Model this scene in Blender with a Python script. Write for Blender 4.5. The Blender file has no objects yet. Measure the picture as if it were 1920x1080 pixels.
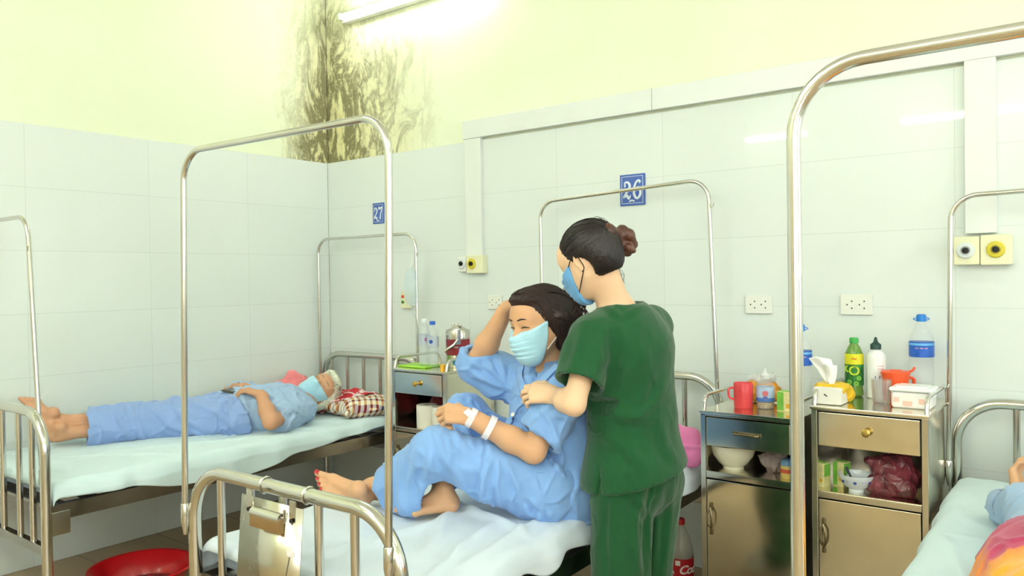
import bpy, bmesh, math, random
import numpy as np
from mathutils import Vector, Matrix, noise as mnoise
from mathutils.bvhtree import BVHTree
PI = math.pi
random.seed(7)
C = bpy.context.scene.collection
sc = bpy.context.scene

# ---------------------------------------------------------------- camera
CAM = dict(F=1484.68, yaw=0.656147, pitch=-0.0128444, roll=-0.0148483, loc=(4.09306, -3.36683, 1.33754))
def cam_basis():
    y, p, r = CAM['yaw'], CAM['pitch'], CAM['roll']
    f = Vector((-math.sin(y)*math.cos(p), math.cos(y)*math.cos(p), math.sin(p)))
    a = Vector((math.cos(y), math.sin(y), 0)); u = a.cross(f)
    c, s = math.cos(r), math.sin(r)
    return a*c + u*s, u*c - a*s, f
CR, CU, CF = cam_basis()
CL = Vector(CAM['loc'])
cam_d = bpy.data.cameras.new('camera'); cam = bpy.data.objects.new('camera', cam_d); C.objects.link(cam)
cam.matrix_world = Matrix(((CR.x, CU.x, -CF.x, CL.x), (CR.y, CU.y, -CF.y, CL.y), (CR.z, CU.z, -CF.z, CL.z), (0, 0, 0, 1)))
cam_d.sensor_width = 36; cam_d.lens = CAM['F']/1920*36; cam_d.clip_start = 0.05
sc.camera = cam
# a picture point at a depth (or on a plane), in room metres
def at(px, py, d): return CL + d*(CF + CR*((px-960)/CAM['F']) + CU*((540-py)/CAM['F']))
def on(px, py, ax, v):
    d = CF + CR*((px-960)/CAM['F']) + CU*((540-py)/CAM['F'])
    return CL + d*((v-CL[ax])/d[ax])

# ---------------------------------------------------------------- world, exposure
sc.view_settings.view_transform = 'Standard'; sc.view_settings.look = 'None'
sc.view_settings.gamma = 1.0; sc.view_settings.use_curve_mapping = False
sc.view_settings.exposure = .62
w = bpy.data.worlds.new('world'); sc.world = w; w.use_nodes = True
w.node_tree.nodes['Background'].inputs[0].default_value = (0.9, 0.95, 1, 1)
w.node_tree.nodes['Background'].inputs[1].default_value = 0.4
TUBE_POWER = 62.0; FILL_GLOW = 3.4

# ---------------------------------------------------------------- materials
def lin(h):
    h = h.lstrip('#'); v = [int(h[i:i+2], 16)/255 for i in (0, 2, 4)]
    return tuple(x/12.92 if x <= .04045 else ((x+.055)/1.055)**2.4 for x in v) + (1,)
class NT:
    def __init__(s, name):
        s.m = bpy.data.materials.new(name); s.m.use_nodes = True
        s.t = s.m.node_tree; s.b = s.t.nodes['Principled BSDF']; s.tc = None
    def n(s, typ, **kw):
        nd = s.t.nodes.new(typ)
        for k, v in kw.items():
            if k.startswith('i_'): nd.inputs[k[2:].replace('_', ' ')].default_value = v
            else: setattr(nd, k, v)
        return nd
    def l(s, a, b): s.t.links.new(a, b)
    def co(s, kind='Object'):
        if not s.tc: s.tc = s.n('ShaderNodeTexCoord')
        return s.tc.outputs[kind]
    def noise(s, scale, detail=4, rough=.55, vec=None, dist=0):
        nd = s.n('ShaderNodeTexNoise'); nd.inputs['Scale'].default_value = scale; nd.inputs['Detail'].default_value = detail
        nd.inputs['Roughness'].default_value = rough; nd.inputs['Distortion'].default_value = dist
        s.l(vec if vec is not None else s.co(), nd.inputs['Vector']); return nd.outputs[0]
    def ramp(s, fac, stops):
        nd = s.n('ShaderNodeValToRGB'); e = nd.color_ramp.elements
        while len(e) < len(stops): e.new(.5)
        for i, (p, c) in enumerate(stops): e[i].position = p; e[i].color = c if len(c) == 4 else lin(c)
        s.l(fac, nd.inputs[0]); return nd.outputs[0]
    def mix(s, fac, a, b, mode='MIX'):
        nd = s.n('ShaderNodeMix', data_type='RGBA', blend_type=mode)
        for inp, v in ((nd.inputs[0], fac), (nd.inputs[6], a), (nd.inputs[7], b)):
            if hasattr(v, 'is_output'): s.l(v, inp)
            else: inp.default_value = v
        return nd.outputs[2]
    def math(s, op, a, b=0., c=None, clamp=False):
        nd = s.n('ShaderNodeMath', operation=op, use_clamp=clamp)
        for i, v in enumerate((a, b) if c is None else (a, b, c)):
            if hasattr(v, 'is_output'): s.l(v, nd.inputs[i])
            else: nd.inputs[i].default_value = v
        return nd.outputs[0]
    def bump(s, h, strength=.3, dist=.01):
        nd = s.n('ShaderNodeBump'); nd.inputs['Strength'].default_value = strength; nd.inputs['Distance'].default_value = dist
        s.l(h, nd.inputs['Height']); s.l(nd.outputs[0], s.b.inputs['Normal'])
    def mapping(s, scale=(1, 1, 1), rot=(0, 0, 0), loc=(0, 0, 0), src=None):
        nd = s.n('ShaderNodeMapping'); nd.inputs['Scale'].default_value = scale; nd.inputs['Rotation'].default_value = rot; nd.inputs['Location'].default_value = loc
        s.l(src if src is not None else s.co(), nd.inputs['Vector']); return nd.outputs[0]
MATS = {}
def mat(name, color, rough=.5, metal=0., var=.06, vscale=9., bump=0., bscale=60., trans=0., alpha=1., coat=0., emit=0., sss=0., spec=.5, sheen=0., ior=1.45):
    if name in MATS: return MATS[name]
    t = NT(name); b = t.b; c = lin(color) if isinstance(color, str) else color
    if var:
        dark = tuple(x*(1-var*2) for x in c[:3]) + (1,); light = tuple(min(1, x*(1+var)) for x in c[:3]) + (1,)
        t.l(t.ramp(t.noise(vscale), [(.3, dark), (.7, light)]), b.inputs['Base Color'])
    else: b.inputs['Base Color'].default_value = c
    b.inputs['Roughness'].default_value = rough; b.inputs['Metallic'].default_value = metal
    b.inputs['Transmission Weight'].default_value = trans; b.inputs['Alpha'].default_value = alpha
    b.inputs['Coat Weight'].default_value = coat; b.inputs['IOR'].default_value = ior
    b.inputs['Specular IOR Level'].default_value = spec
    if sheen: b.inputs['Sheen Weight'].default_value = sheen
    if sss:
        b.inputs['Subsurface Weight'].default_value = sss; b.inputs['Subsurface Radius'].default_value = (.012, .005, .003); b.inputs['Subsurface Scale'].default_value = 1.
    if emit: b.inputs['Emission Color'].default_value = c; b.inputs['Emission Strength'].default_value = emit
    if bump: t.bump(t.noise(bscale, 3), bump, .004)
    MATS[name] = t.m; return t.m

def steel(name, tint='#cfcdc4', rough=.2, wav=.05, wscale=6):
    if name in MATS: return MATS[name]
    t = NT(name); b = t.b
    n = t.noise(3.5, 4, .6)
    t.l(t.ramp(n, [(.3, tuple(x*.86 for x in lin(tint)[:3])+(1,)), (.7, lin(tint))]), b.inputs['Base Color'])
    b.inputs['Metallic'].default_value = 1
    t.l(t.math('MULTIPLY_ADD', t.noise(14, 4), rough*.8, rough*.6), b.inputs['Roughness'])
    t.bump(t.noise(wscale, 1.5, .4), wav, .05)
    MATS[name] = t.m; return t.m
STEEL = steel('polished_steel', '#dcdad2', .17, .02)
STEEL_SHEET = steel('cabinet_steel', '#efe9d8', .16, .15, 3.5)
STEEL_DARK = steel('rail_steel', '#a9a49c', .2, .12)
def fabric(name, color, weave=900., var=.05, rough=.85, bump=.25, soft=22.):
    if name in MATS: return MATS[name]
    t = NT(name); c = lin(color)
    t.l(t.ramp(t.noise(14, 5), [(.25, tuple(x*(1-var) for x in c[:3])+(1,)), (.75, tuple(min(1, x*(1+var)) for x in c[:3])+(1,))]), t.b.inputs['Base Color'])
    t.b.inputs['Roughness'].default_value = rough; t.b.inputs['Sheen Weight'].default_value = .25; t.b.inputs['Specular IOR Level'].default_value = .2
    h = t.math('MULTIPLY_ADD', t.noise(weave, 1), .25, t.noise(soft, 4, .6, dist=.6)); t.bump(h, bump, .012)
    MATS[name] = t.m; return t.m
CLEAR = mat('clear_plastic', '#f4fbff', .05, trans=1., var=0, ior=1.08)
CLEAR.node_tree.nodes['Principled BSDF'].inputs['Alpha'].default_value = .55
WHITE_PL = mat('white_plastic', '#f0f0e8', .35, var=.02)

# ---------------------------------------------------------------- mesh helpers
class MB:
    def __init__(s): s.v = []; s.f = []; s.m = []; s.mi = 0; s.bev = False
    def add(s, vs, fs):
        o = len(s.v); s.v += [Vector(x) for x in vs]; s.f += [tuple(i+o for i in f) for f in fs]; s.m += [s.mi]*len(fs); return s
    def bm(s, bm):
        bm.verts.ensure_lookup_table(); o = len(s.v)
        s.v += [v.co.copy() for v in bm.verts]; s.f += [tuple(v.index+o for v in f.verts) for f in bm.faces]; s.m += [s.mi]*len(bm.faces); bm.free(); return s
    def box(s, c, d, bev=.0, M=None, seg=2):
        bm = bmesh.new(); bmesh.ops.create_cube(bm, size=1)
        for v in bm.verts: v.co = Vector((v.co.x*d[0], v.co.y*d[1], v.co.z*d[2]))
        if bev: s.bev = True; bmesh.ops.bevel(bm, geom=bm.edges[:], offset=min(bev, min(d)*.45), segments=seg, affect='EDGES', profile=.5)
        for v in bm.verts: v.co = (M @ v.co if M else v.co) + Vector(c)
        bm.verts.index_update(); return s.bm(bm)
    def b2(s, a, b, bev=0., seg=2):
        return s.box([(a[i]+b[i])/2 for i in range(3)], [abs(b[i]-a[i]) for i in range(3)], bev, seg=seg)
    def tube(s, pts, r, seg=14, cap=True, close=False, flat=1.):
        pts = [Vector(p) for p in pts]; n = len(pts); rs = r if hasattr(r, '__len__') else [r]*n
        T = []
        for i in range(n):
            a = pts[i-1] if (i > 0 or close) else pts[i]; b = pts[(i+1) % n] if (i < n-1 or close) else pts[i]
            T.append((b-a).normalized())
        u = T[0].orthogonal().normalized(); vs = []
        for i in range(n):
            if i: 
                ax = T[i-1].cross(T[i])
                if ax.length > 1e-7: u = Matrix.Rotation(T[i-1].angle(T[i]), 3, ax) @ u
            u = (u - T[i]*u.dot(T[i])).normalized(); w_ = T[i].cross(u)
            for k in range(seg):
                a = 2*PI*k/seg; vs.append(pts[i] + (u*math.cos(a) + w_*math.sin(a)*flat)*rs[i])
        fs = []
        for i in range(n if close else n-1):
            for k in range(seg):
                j = (i+1) % n; k2 = (k+1) % seg
                fs.append((i*seg+k, i*seg+k2, j*seg+k2, j*seg+k))
        if cap and not close:
            fs.append(tuple(range(seg-1, -1, -1))); fs.append(tuple((n-1)*seg+k for k in range(seg)))
        return s.add(vs, fs)
    def lathe(s, prof, c=(0, 0, 0), seg=40, M=None, closed=False, sx=1., sy=1.):
        vs = []; n = len(prof); c = Vector(c)
        for (r, z) in prof:
            for k in range(seg):
                a = 2*PI*k/seg; v = Vector((r*math.cos(a)*sx, r*math.sin(a)*sy, z)); vs.append((M @ v if M else v) + c)
        fs = []
        for i in range(n-1):
            for k in range(seg): fs.append((i*seg+k, i*seg+(k+1) % seg, (i+1)*seg+(k+1) % seg, (i+1)*seg+k))
        if prof[0][0] > 1e-6: fs.append(tuple(range(seg-1, -1, -1)))
        if prof[-1][0] > 1e-6 and not closed: fs.append(tuple((n-1)*seg+k for k in range(seg)))
        return s.add(vs, fs)
    def grid(s, fn, nu, nv, closeu=False):
        vs = [fn(i/(nu-1 if not closeu else nu), j/(nv-1)) for j in range(nv) for i in range(nu)]
        fs = []
        for j in range(nv-1):
            for i in range(nu if closeu else nu-1):
                i2 = (i+1) % nu; fs.append((j*nu+i, j*nu+i2, (j+1)*nu+i2, (j+1)*nu+i))
        return s.add(vs, fs)
def fillet(pts, r, n=7):
    pts = [Vector(p) for p in pts]; out = [pts[0]]
    for i in range(1, len(pts)-1):
        a, b, c = pts[i-1], pts[i], pts[i+1]; d1 = (a-b).normalized(); d2 = (c-b).normalized()
        ang = d1.angle(d2); t = min(r/math.tan(ang/2), (a-b).length*.49, (c-b).length*.49)
        p0 = b+d1*t; p1 = b+d2*t; rr = t*math.tan(ang/2); ctr = b + (d1+d2).normalized()*(rr/math.sin(ang/2))
        for k in range(n+1):
            f = k/n; v = ((p0-ctr).normalized().slerp((p1-ctr).normalized(), f))*rr
            out.append(ctr + v)
    out.append(pts[-1]); return out
def mesh_from(name, vs, fs, mats, mi=None, smooth=True, sharp=35.):
    me = bpy.data.meshes.new(name); me.from_pydata([tuple(v) for v in vs], [], fs)
    for m in (mats if isinstance(mats, (list, tuple)) else [mats]): me.materials.append(m)
    if mi and any(mi): me.polygons.foreach_set('material_index', mi)
    me.update()
    if smooth:
        me.polygons.foreach_set('use_smooth', [True]*len(me.polygons))
        if sharp and sharp < 180: me.set_sharp_from_angle(angle=math.radians(sharp))
    return me
def obj(name, mb, mats, parent=None, sharp=35., smooth=True, flipfix=True, loc=None):
    """link ONE mesh object; world-space vertices are stored relative to the parent (or to their own base)"""
    vs = mb.v
    if parent is not None: base = world_loc(parent)
    elif loc is not None: base = Vector(loc)
    else:
        lo = [min(v[i] for v in vs) for i in range(3)]; hi = [max(v[i] for v in vs) for i in range(3)]
        base = Vector(((lo[0]+hi[0])/2, (lo[1]+hi[1])/2, lo[2]))
    me = mesh_from(name, [v-base for v in vs], mb.f, mats, mb.m, smooth, sharp)
    if flipfix:
        b = bmesh.new(); b.from_mesh(me); bmesh.ops.recalc_face_normals(b, faces=b.faces[:]); b.to_mesh(me); b.free()
    o = bpy.data.objects.new(name, me); C.objects.link(o)
    if mb.bev: wn = o.modifiers.new('flat_faces', 'WEIGHTED_NORMAL'); wn.keep_sharp = True; wn.weight = 100
    if parent is not None: o.parent = parent
    else: o.location = base
    return o
def world_loc(o):
    v = Vector((0, 0, 0))
    while o is not None: v += o.location; o = o.parent
    return v
def thing(name, loc, label=None, cat=None, group=None):
    o = bpy.data.objects.new(name, None); o.empty_display_size = .1; C.objects.link(o); o.location = loc
    return tag(o, label, cat, group)
def tag(o, label=None, cat=None, group=None, kind=None):
    if label: o['label'] = label
    if cat: o['category'] = cat
    if group: o['group'] = group
    if kind: o['kind'] = kind
    return o
def struct(name, mb, m, parent=None, **kw):
    o = obj(name, mb, m, parent, **kw)
    if parent is None: o['kind'] = 'structure'
    return o
def shift(o, offset):   # a copy of a thing with its parts and sub-parts
    c = o.copy(); C.objects.link(c); c.location = o.location + Vector(offset)
    for ch in o.children:
        d = ch.copy(); C.objects.link(d); d.parent = c
        for g in ch.children:
            e = g.copy(); C.objects.link(e); e.parent = d
    return c
def text_mesh(txt, size, depth=.0006, shear=0., space=1., bold=0.):
    cu = bpy.data.curves.new('t', 'FONT'); cu.body = txt; cu.size = size; cu.extrude = depth; cu.shear = shear; cu.space_character = space
    cu.align_x = 'CENTER'; cu.align_y = 'CENTER'; cu.offset = bold; cu.resolution_u = 3
    o = bpy.data.objects.new('t', cu); C.objects.link(o); dg = bpy.context.evaluated_depsgraph_get()
    me = bpy.data.meshes.new_from_object(o.evaluated_get(dg)); bpy.data.objects.remove(o); bpy.data.curves.remove(cu)
    vs = [v.co.copy() for v in me.vertices]; fs = [tuple(p.vertices) for p in me.polygons]; bpy.data.meshes.remove(me)
    return vs, fs
# ---------------------------------------------------------------- room shell
X1, Y1, ZC = 7.2, -5.5, 3.45
def tile_mat(name, axis, rough=.035, c1='#e3ebe6', c2='#e1e9e4'):
    t = NT(name)
    sep = t.n('ShaderNodeSeparateXYZ'); t.l(t.co(), sep.inputs[0])
    comb = t.n('ShaderNodeCombineXYZ'); t.l(sep.outputs[axis], comb.inputs[0]); t.l(sep.outputs[2], comb.inputs[1])
    br = t.n('ShaderNodeTexBrick', offset=0., squash=1.); t.l(comb.outputs[0], br.inputs['Vector'])
    for k, v in (('Scale', 1.), ('Mortar Size', .0013), ('Mortar Smooth', .3), ('Brick Width', .6), ('Row Height', .3), ('Bias', 0.)): br.inputs[k].default_value = v
    br.inputs['Color1'].default_value = lin(c1); br.inputs['Color2'].default_value = lin(c2); br.inputs['Mortar'].default_value = lin('#cfd8d3')
    t.l(br.outputs['Color'], t.b.inputs['Base Color'])
    t.b.inputs['Roughness'].default_value = rough; t.b.inputs['Specular IOR Level'].default_value = .5
    t.bump(t.math('MULTIPLY_ADD', br.outputs['Fac'], -1., t.math('MULTIPLY', t.noise(30, 2), .03)), .10, .006)
    return t.m
TILE_B = tile_mat('wall_tile_back', 0); TILE_L = tile_mat('wall_tile_side', 1); TILE_F = tile_mat('wall_tile_cream', 0, .5, '#ece2c6', '#eadfc2')
def paint_mat():
    t = NT('yellow_green_wall_paint'); s = t.n('ShaderNodeSeparateXYZ'); t.l(t.n('ShaderNodeNewGeometry').outputs['Position'], s.inputs[0])
    pos = s.inputs[0].links[0].from_socket
    d = t.math('MAXIMUM', s.outputs[0], t.math('MULTIPLY', s.outputs[1], -1.))       # metres from the corner
    left = t.math('GREATER_THAN', t.math('MULTIPLY', s.outputs[1], -1.), .02)
    reach = t.math('MULTIPLY_ADD', left, -.62, 1.0)                                   # stain is wider on the back wall
    warp = t.noise(3.2, 5, .65, vec=pos)
    fall = t.math('SUBTRACT', 1., t.math('DIVIDE', t.math('ADD', d, t.math('MULTIPLY_ADD', warp, -.5, .25)), reach), clamp=True)
    hi = t.math('SUBTRACT', 1., t.math('DIVIDE', t.math('SUBTRACT', s.outputs[2], 2.1), 1.15), clamp=True)
    spread = t.math('MULTIPLY', fall, t.math('POWER', t.math('MULTIPLY_ADD', hi, 1.3, .12), .8), clamp=True)
    mp = t.n('ShaderNodeMapping'); mp.inputs['Scale'].default_value = (1, 1, .5); t.l(pos, mp.inputs['Vector'])
    veins = t.math('SUBTRACT', 1., t.math('MULTIPLY', t.math('ABSOLUTE', t.math('SUBTRACT', t.noise(5.5, 8, .68, vec=mp.outputs[0], dist=.7), .5)), 13.), clamp=True)
    blot = t.ramp(t.noise(4, 9, .72, vec=mp.outputs[0], dist=.5), [(.50, (0, 0, 0, 1)), (.64, (1, 1, 1, 1))])
    spots = t.ramp(t.noise(26, 6, .75, vec=pos), [(.54, (0, 0, 0, 1)), (.66, (1, 1, 1, 1))])
    core = t.math('SUBTRACT', 1., t.math('MULTIPLY', d, 9.), clamp=True)
    amt = t.math('ADD', t.math('MULTIPLY', veins, 1.15), t.math('MULTIPLY', blot, .5))
    amt = t.math('ADD', amt, t.math('MULTIPLY', spots, .5))
    amt = t.math('MULTIPLY', amt, t.math('MULTIPLY', spread, 1.2), clamp=True)
    amt2 = t.math('ADD', amt, t.math('MULTIPLY', core, t.math('MULTIPLY', warp, .25)), clamp=True)
    base = t.ramp(t.noise(1.3, 3, vec=pos), [(.3, '#e9f0d1'), (.7, '#edf3d9')])
    yel = t.mix(t.math('MULTIPLY', spread, .75, clamp=True), base, lin('#e6dd98'))
    t.l(t.mix(t.math('MULTIPLY', amt2, .86), yel, lin('#6a6544')), t.b.inputs['Base Color'])
    t.b.inputs['Roughness'].default_value = .7
    t.bump(t.noise(40, 5, vec=pos), .12, .004)
    return t.m
PAINT = paint_mat()
def floor_mat():
    t = NT('brown_floor_tile')
    br = t.n('ShaderNodeTexBrick', offset=0.); t.l(t.co(), br.inputs['Vector'])
    for k, v in (('Scale', 1.), ('Mortar Size', .004), ('Brick Width', .4), ('Row Height', .4)): br.inputs[k].default_value = v
    br.inputs['Color1'].default_value = lin('#b59c78'); br.inputs['Color2'].default_value = lin('#ad9470'); br.inputs['Mortar'].default_value = lin('#6a5d4b')
    t.l(t.mix(t.math('MULTIPLY', t.noise(6, 6), .5), br.outputs[0], lin('#98805c')), t.b.inputs['Base Color'])
    t.b.inputs['Roughness'].default_value = .3; return t.m
CEIL = mat('ceiling_paint', '#f2f4ea', .8, var=.02)
struct('floor', MB().b2((-.15, Y1-.15, -.12), (X1+.15, .15, 0)), floor_mat(), loc=(0, 0, 0))
struct('ceiling', MB().b2((-.15, Y1-.15, ZC), (X1+.15, .15, ZC+.12)), CEIL, loc=(0, 0, ZC))
def wall(name, a, b, ta, tb, tm):
    o = struct(name, MB().b2(a, b), PAINT, loc=(0, 0, 0))
    obj('tile_dado', MB().b2(ta, tb, .002), tm, o)
    return o
wall('wall_back', (0, .010, 0), (X1, .15, ZC), (0, 0, 0), (X1, .010, 2.1), TILE_B)
wall('wall_left', (-.15, Y1, 0), (-.010, .15, ZC), (-.010, Y1, 0), (0, 0, 2.1), TILE_L)
wall('wall_right', (X1, Y1, 0), (X1+.15, .15, ZC), (X1-.010, Y1, 0), (X1, 0, 2.1), TILE_L)
wall('wall_front', (-.15, Y1-.15, 0), (X1+.15, Y1, ZC), (0, Y1, 0), (X1, Y1+.010, 2.1), TILE_F)

# two glowing frosted windows in the right wall, added unseen as fill light
FILL_GLASS = NT('fill_glow_glass'); FILL_GLASS.b.inputs['Base Color'].default_value = (.8, .85, .9, 1); FILL_GLASS.b.inputs['Emission Color'].default_value = (.93, .97, 1, 1); FILL_GLASS.b.inputs['Emission Strength'].default_value = FILL_GLOW; FILL_GLASS.b.inputs['Roughness'].default_value = .6
for k, y in enumerate((-1.4, -4.2)):
    w_ = struct('fill_window_%d' % (k+1), MB().b2((X1-.05, y-.78, .92), (X1-.010, y+.78, .98)).b2((X1-.05, y-.78, 2.42), (X1-.010, y+.78, 2.48)).b2((X1-.05, y-.78, .92), (X1-.010, y-.72, 2.48)).b2((X1-.05, y+.72, .92), (X1-.010, y+.78, 2.48)).b2((X1-.05, y-.03, .95), (X1-.010, y+.03, 2.45)), WHITE_PL)
    for s in (-1, 1): obj('fill_pane', MB().b2((X1-.034, y+s*.375-.345, .98), (X1-.030, y+s*.375+.345, 2.42)), FILL_GLASS.m, w_)

w_ = struct('fill_window_3', MB().b2((4.2, Y1+.010, .92), (5.9, Y1+.05, .98)).b2((4.2, Y1+.010, 2.42), (5.9, Y1+.05, 2.48)).b2((4.2, Y1+.010, .92), (4.26, Y1+.05, 2.48)).b2((5.84, Y1+.010, .92), (5.9, Y1+.05, 2.48)).b2((5.02, Y1+.010, .95), (5.08, Y1+.05, 2.45)), WHITE_PL)  # another unseen glowing light panel, added behind the camera for fill
for x in (4.64, 5.46): obj('fill_pane', MB().b2((x-.38, Y1+.030, .98), (x+.38, Y1+.034, 2.42)), FILL_GLASS.m, w_)
# ---------------------------------------------------------------- fluorescent tubes
def tube_mat(name, power):
    t = NT(name); t.b.inputs['Base Color'].default_value = (1, 1, 1, 1); t.b.inputs['Emission Color'].default_value = (.97, 1, .985, 1); t.b.inputs['Emission Strength'].default_value = power; return t.m
TUBE = tube_mat('lit_tube', TUBE_POWER); TUBE_DIM = tube_mat('lit_tube_dim', TUBE_POWER*.36)  # weaker emission for the back-wall tube, to tame its hot spot
def tube_light(c, length, normal, along, label, group, lit=None):
    c, n, a = Vector(c), Vector(normal), Vector(along)
    t = thing('tube_light', c, label, 'lamp', group)
    M = Matrix((a, n, a.cross(n))).transposed()
    obj('batten', MB().box(c + n*.025, (length, .05, .06), .006, M), WHITE_PL, t)
    obj('tube', MB().tube([c + n*.075 - a*(length/2-.03), c + n*.075 + a*(length/2-.03)], .014, 12), lit or TUBE, t)
    for s in (-1, 1): obj('lamp_holder', MB().box(c + n*.06 + a*s*(length/2-.018), (.024, .06, .04), .004, M), WHITE_PL, t)
    return t
tube_light((.82, .010, 2.985), 1.22, (0, -1, 0), (1, 0, 0), 'fluorescent tube on the back wall above the mould stain', None, TUBE_DIM)
for x, L, lb in ((1.05, .72, 'first from the left wall'), (2.62, .62, 'second from the left wall'), (3.42, .62, 'third from the left wall')):
    tube_light((x, Y1, 2.86), L, (0, 1, 0), (1, 0, 0), 'short fluorescent tube on the front wall, '+lb, 'wall tubes behind the camera')
for x, y, lb in ((1.6, -3.3, 'nearest the left wall'), (4.6, -4.2, 'over the camera side'), (2.2, -4.7, 'near the front wall'), (6.0, -4.6, 'in the far front corner'), (5.6, -1.4, 'over the far right bed')):  # unseen tubes overhead, added for general and frontal fill
    tube_light((x, y, ZC), 1.22, (0, 0, -1), (1, 0, 0), 'fluorescent tube under the ceiling, '+lb, 'ceiling tubes')

# ---------------------------------------------------------------- wall fittings
DUCT = mat('duct_plastic', '#e7ece6', .4, var=.01)
t = thing('cable_duct', (1.19, 0, 1.46), 'long pale plastic duct along the top of the back wall tiles with two drops', 'cable duct')
obj('duct', MB().b2((1.19, -.03, 2.11), (X1-.02, 0, 2.21), .003), DUCT, t)
obj('duct_seam', MB().b2((2.36, -.0315, 2.11), (2.363, -.0299, 2.21)), mat('seam_grey', '#b4bdb4', .6, var=0), t)
obj('drop_duct', MB().b2((1.20, -.025, 1.46), (1.315, 0, 2.11), .003), DUCT, t)
obj('drop_duct', MB().b2((3.636, -.03, 1.475), (3.737, 0, 2.11), .003), DUCT, t)
CREAM = mat('cream_plastic', '#ecebc6', .35, var=.02); BLACK = mat('black_rubber', '#1d1c1a', .4, var=0); YEL = mat('yellow_ring', '#d9c93a', .35, var=.02)
def outlet(x0, x1, z0, z1, cx, cz, ringm, label, body=CREAM):
    t = thing('gas_outlet', ((x0+x1)/2, 0, z0), label, 'gas outlet', 'oxygen and suction outlets')
    obj('housing', MB().b2((x0, -.045, z0), (x1, 0, z1), .006), body, t)
    M = Matrix.Rotation(PI/2, 3, 'X')
    r = obj('collar', MB().lathe([(.0, 0), (.029, 0), (.03, .004), (.026, .008), (.016, .009), (.015, .004), (0, .004)], (cx, -.045, cz), 32, M), ringm, t)
    obj('port', MB().lathe([(0, 0), (.0115, 0), (.0115, .012), (.007, .012), (.006, .006), (0, .006)], (cx, -.047, cz), 24, M), BLACK, r)
WRING = mat('white_ring', '#dfe6e4', .25, var=.02)
a = on(862, 487, 1, -.04); b = on(880, 512, 1, -.04)
outlet(1.155, 1.215, 1.375, 1.46, 1.185, 1.420, WRING, 'white ringed gas outlet left of the yellow one, beside the sitting patient', mat('white_box', '#eef0e4', .35, var=.02))
outlet(1.217, 1.335, 1.365, 1.465, 1.258, 1.418, YEL, 'yellow ringed gas outlet on the cream box under the thin wall duct')
outlet(3.600, 3.6845, 1.36, 1.465, 3.640, 1.413, WRING, 'white ringed gas outlet by the far right bed frame')
outlet(3.6855, 3.785, 1.358, 1.468, 3.735, 1.414, YEL, 'yellow ringed gas outlet under the wide wall duct at right')
SOCK = mat('socket_plastic', '#eceee4', .3, var=.01)
def socket(cx, cz, w, h, label):
    t = thing('power_socket', (cx, 0, cz-h/2), label, 'socket', 'double power sockets on the back wall')
    obj('plate', MB().b2((cx-w/2, -.012, cz-h/2), (cx+w/2, 0, cz+h/2), .003), SOCK, t)
    for s in (-.025, .022):
        hb = MB(); M = Matrix.Rotation(PI/2, 3, 'X')
        for dx, dz in ((.008, .014), (.008, -.014), (-.010, 0)): hb.lathe([(0, 0), (.0032, 0), (.0032, .0006), (0, .0006)], (cx+s+dx, -.012, cz+dz), 12, M)
        obj('pin_holes', hb, mat('socket_hole', '#4a4a44', .6, var=0), t)
socket(1.389, 1.205, .098, .075, 'power socket above the sitting patient, behind her raised arm')
socket(2.851, 1.206, .118, .078, 'power socket above the red mug')
socket(3.25, 1.209, .122, .08, 'power socket above the green tea bottle')
t = thing('call_button', (.706, 0, 1.165), 'cream nurse call box with a red and a green button', 'call button')
obj('housing', MB().b2((.68, -.028, 1.165), (.757, 0, 1.265), .006), CREAM, t)
M = Matrix.Rotation(PI/2, 3, 'X')
for z, c, n in ((1.236, '#d8482e', 'red'), (1.203, '#4f8a3a', 'green')):
    o = obj('button', MB().lathe([(0, 0), (.009, 0), (.009, .006), (.006, .009), (0, .009)], (.702, -.028, z), 20, M), mat(n+'_button', c, .3, var=0), t); o['label'] = n+' button'

# ---------------------------------------------------------------- bed number plaques
PLQ = mat('blue_enamel', '#3c5fb4', .12, var=.03, coat=.5); PWH = mat('white_enamel', '#dfeaf2', .15, var=0, coat=.5)
def stroke(mb, pts, ws, c, sx, sz, y):
    """a swelling pen stroke lying on the plaque; pts in unit digit space"""
    P_ = []; W_ = []
    for i in range(len(pts)-1):
        p0 = pts[max(i-1, 0)]; p1 = pts[i]; p2 = pts[i+1]; p3 = pts[min(i+2, len(pts)-1)]
        for k in range(6):
            f = k/6; q = []
            for a in (0, 1): q.append(.5*((2*p1[a]) + (-p0[a]+p2[a])*f + (2*p0[a]-5*p1[a]+4*p2[a]-p3[a])*f*f + (-p0[a]+3*p1[a]-3*p2[a]+p3[a])*f**3))
            P_.append(q); W_.append(ws[i]*(1-f)+ws[i+1]*f)
    P_.append(pts[-1]); W_.append(ws[-1])
    vs = []; fs = []
    for i, q in enumerate(P_):
        a = P_[max(i-1, 0)]; b = P_[min(i+1, len(P_)-1)]; d = Vector((b[0]-a[0], b[1]-a[1])); d = d.normalized() if d.length else Vector((1, 0)); n = Vector((-d.y, d.x))*W_[i]
        for s in (1, -1):
            for yy in (y, y+.0015): vs.append((c[0]+(q[0]+n.x*s)*sx, yy, c[1]+(q[1]+n.y*s)*sz))
    for i in range(len(P_)-1):
        o = i*4
        fs += [(o, o+4, o+6, o+2), (o+1, o+3, o+7, o+5), (o, o+1, o+5, o+4), (o+2, o+6, o+7, o+3)]
    fs += [(0, 2, 3, 1), (o+4, o+5, o+7, o+6)]
    mb.add(vs, fs)
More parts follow.
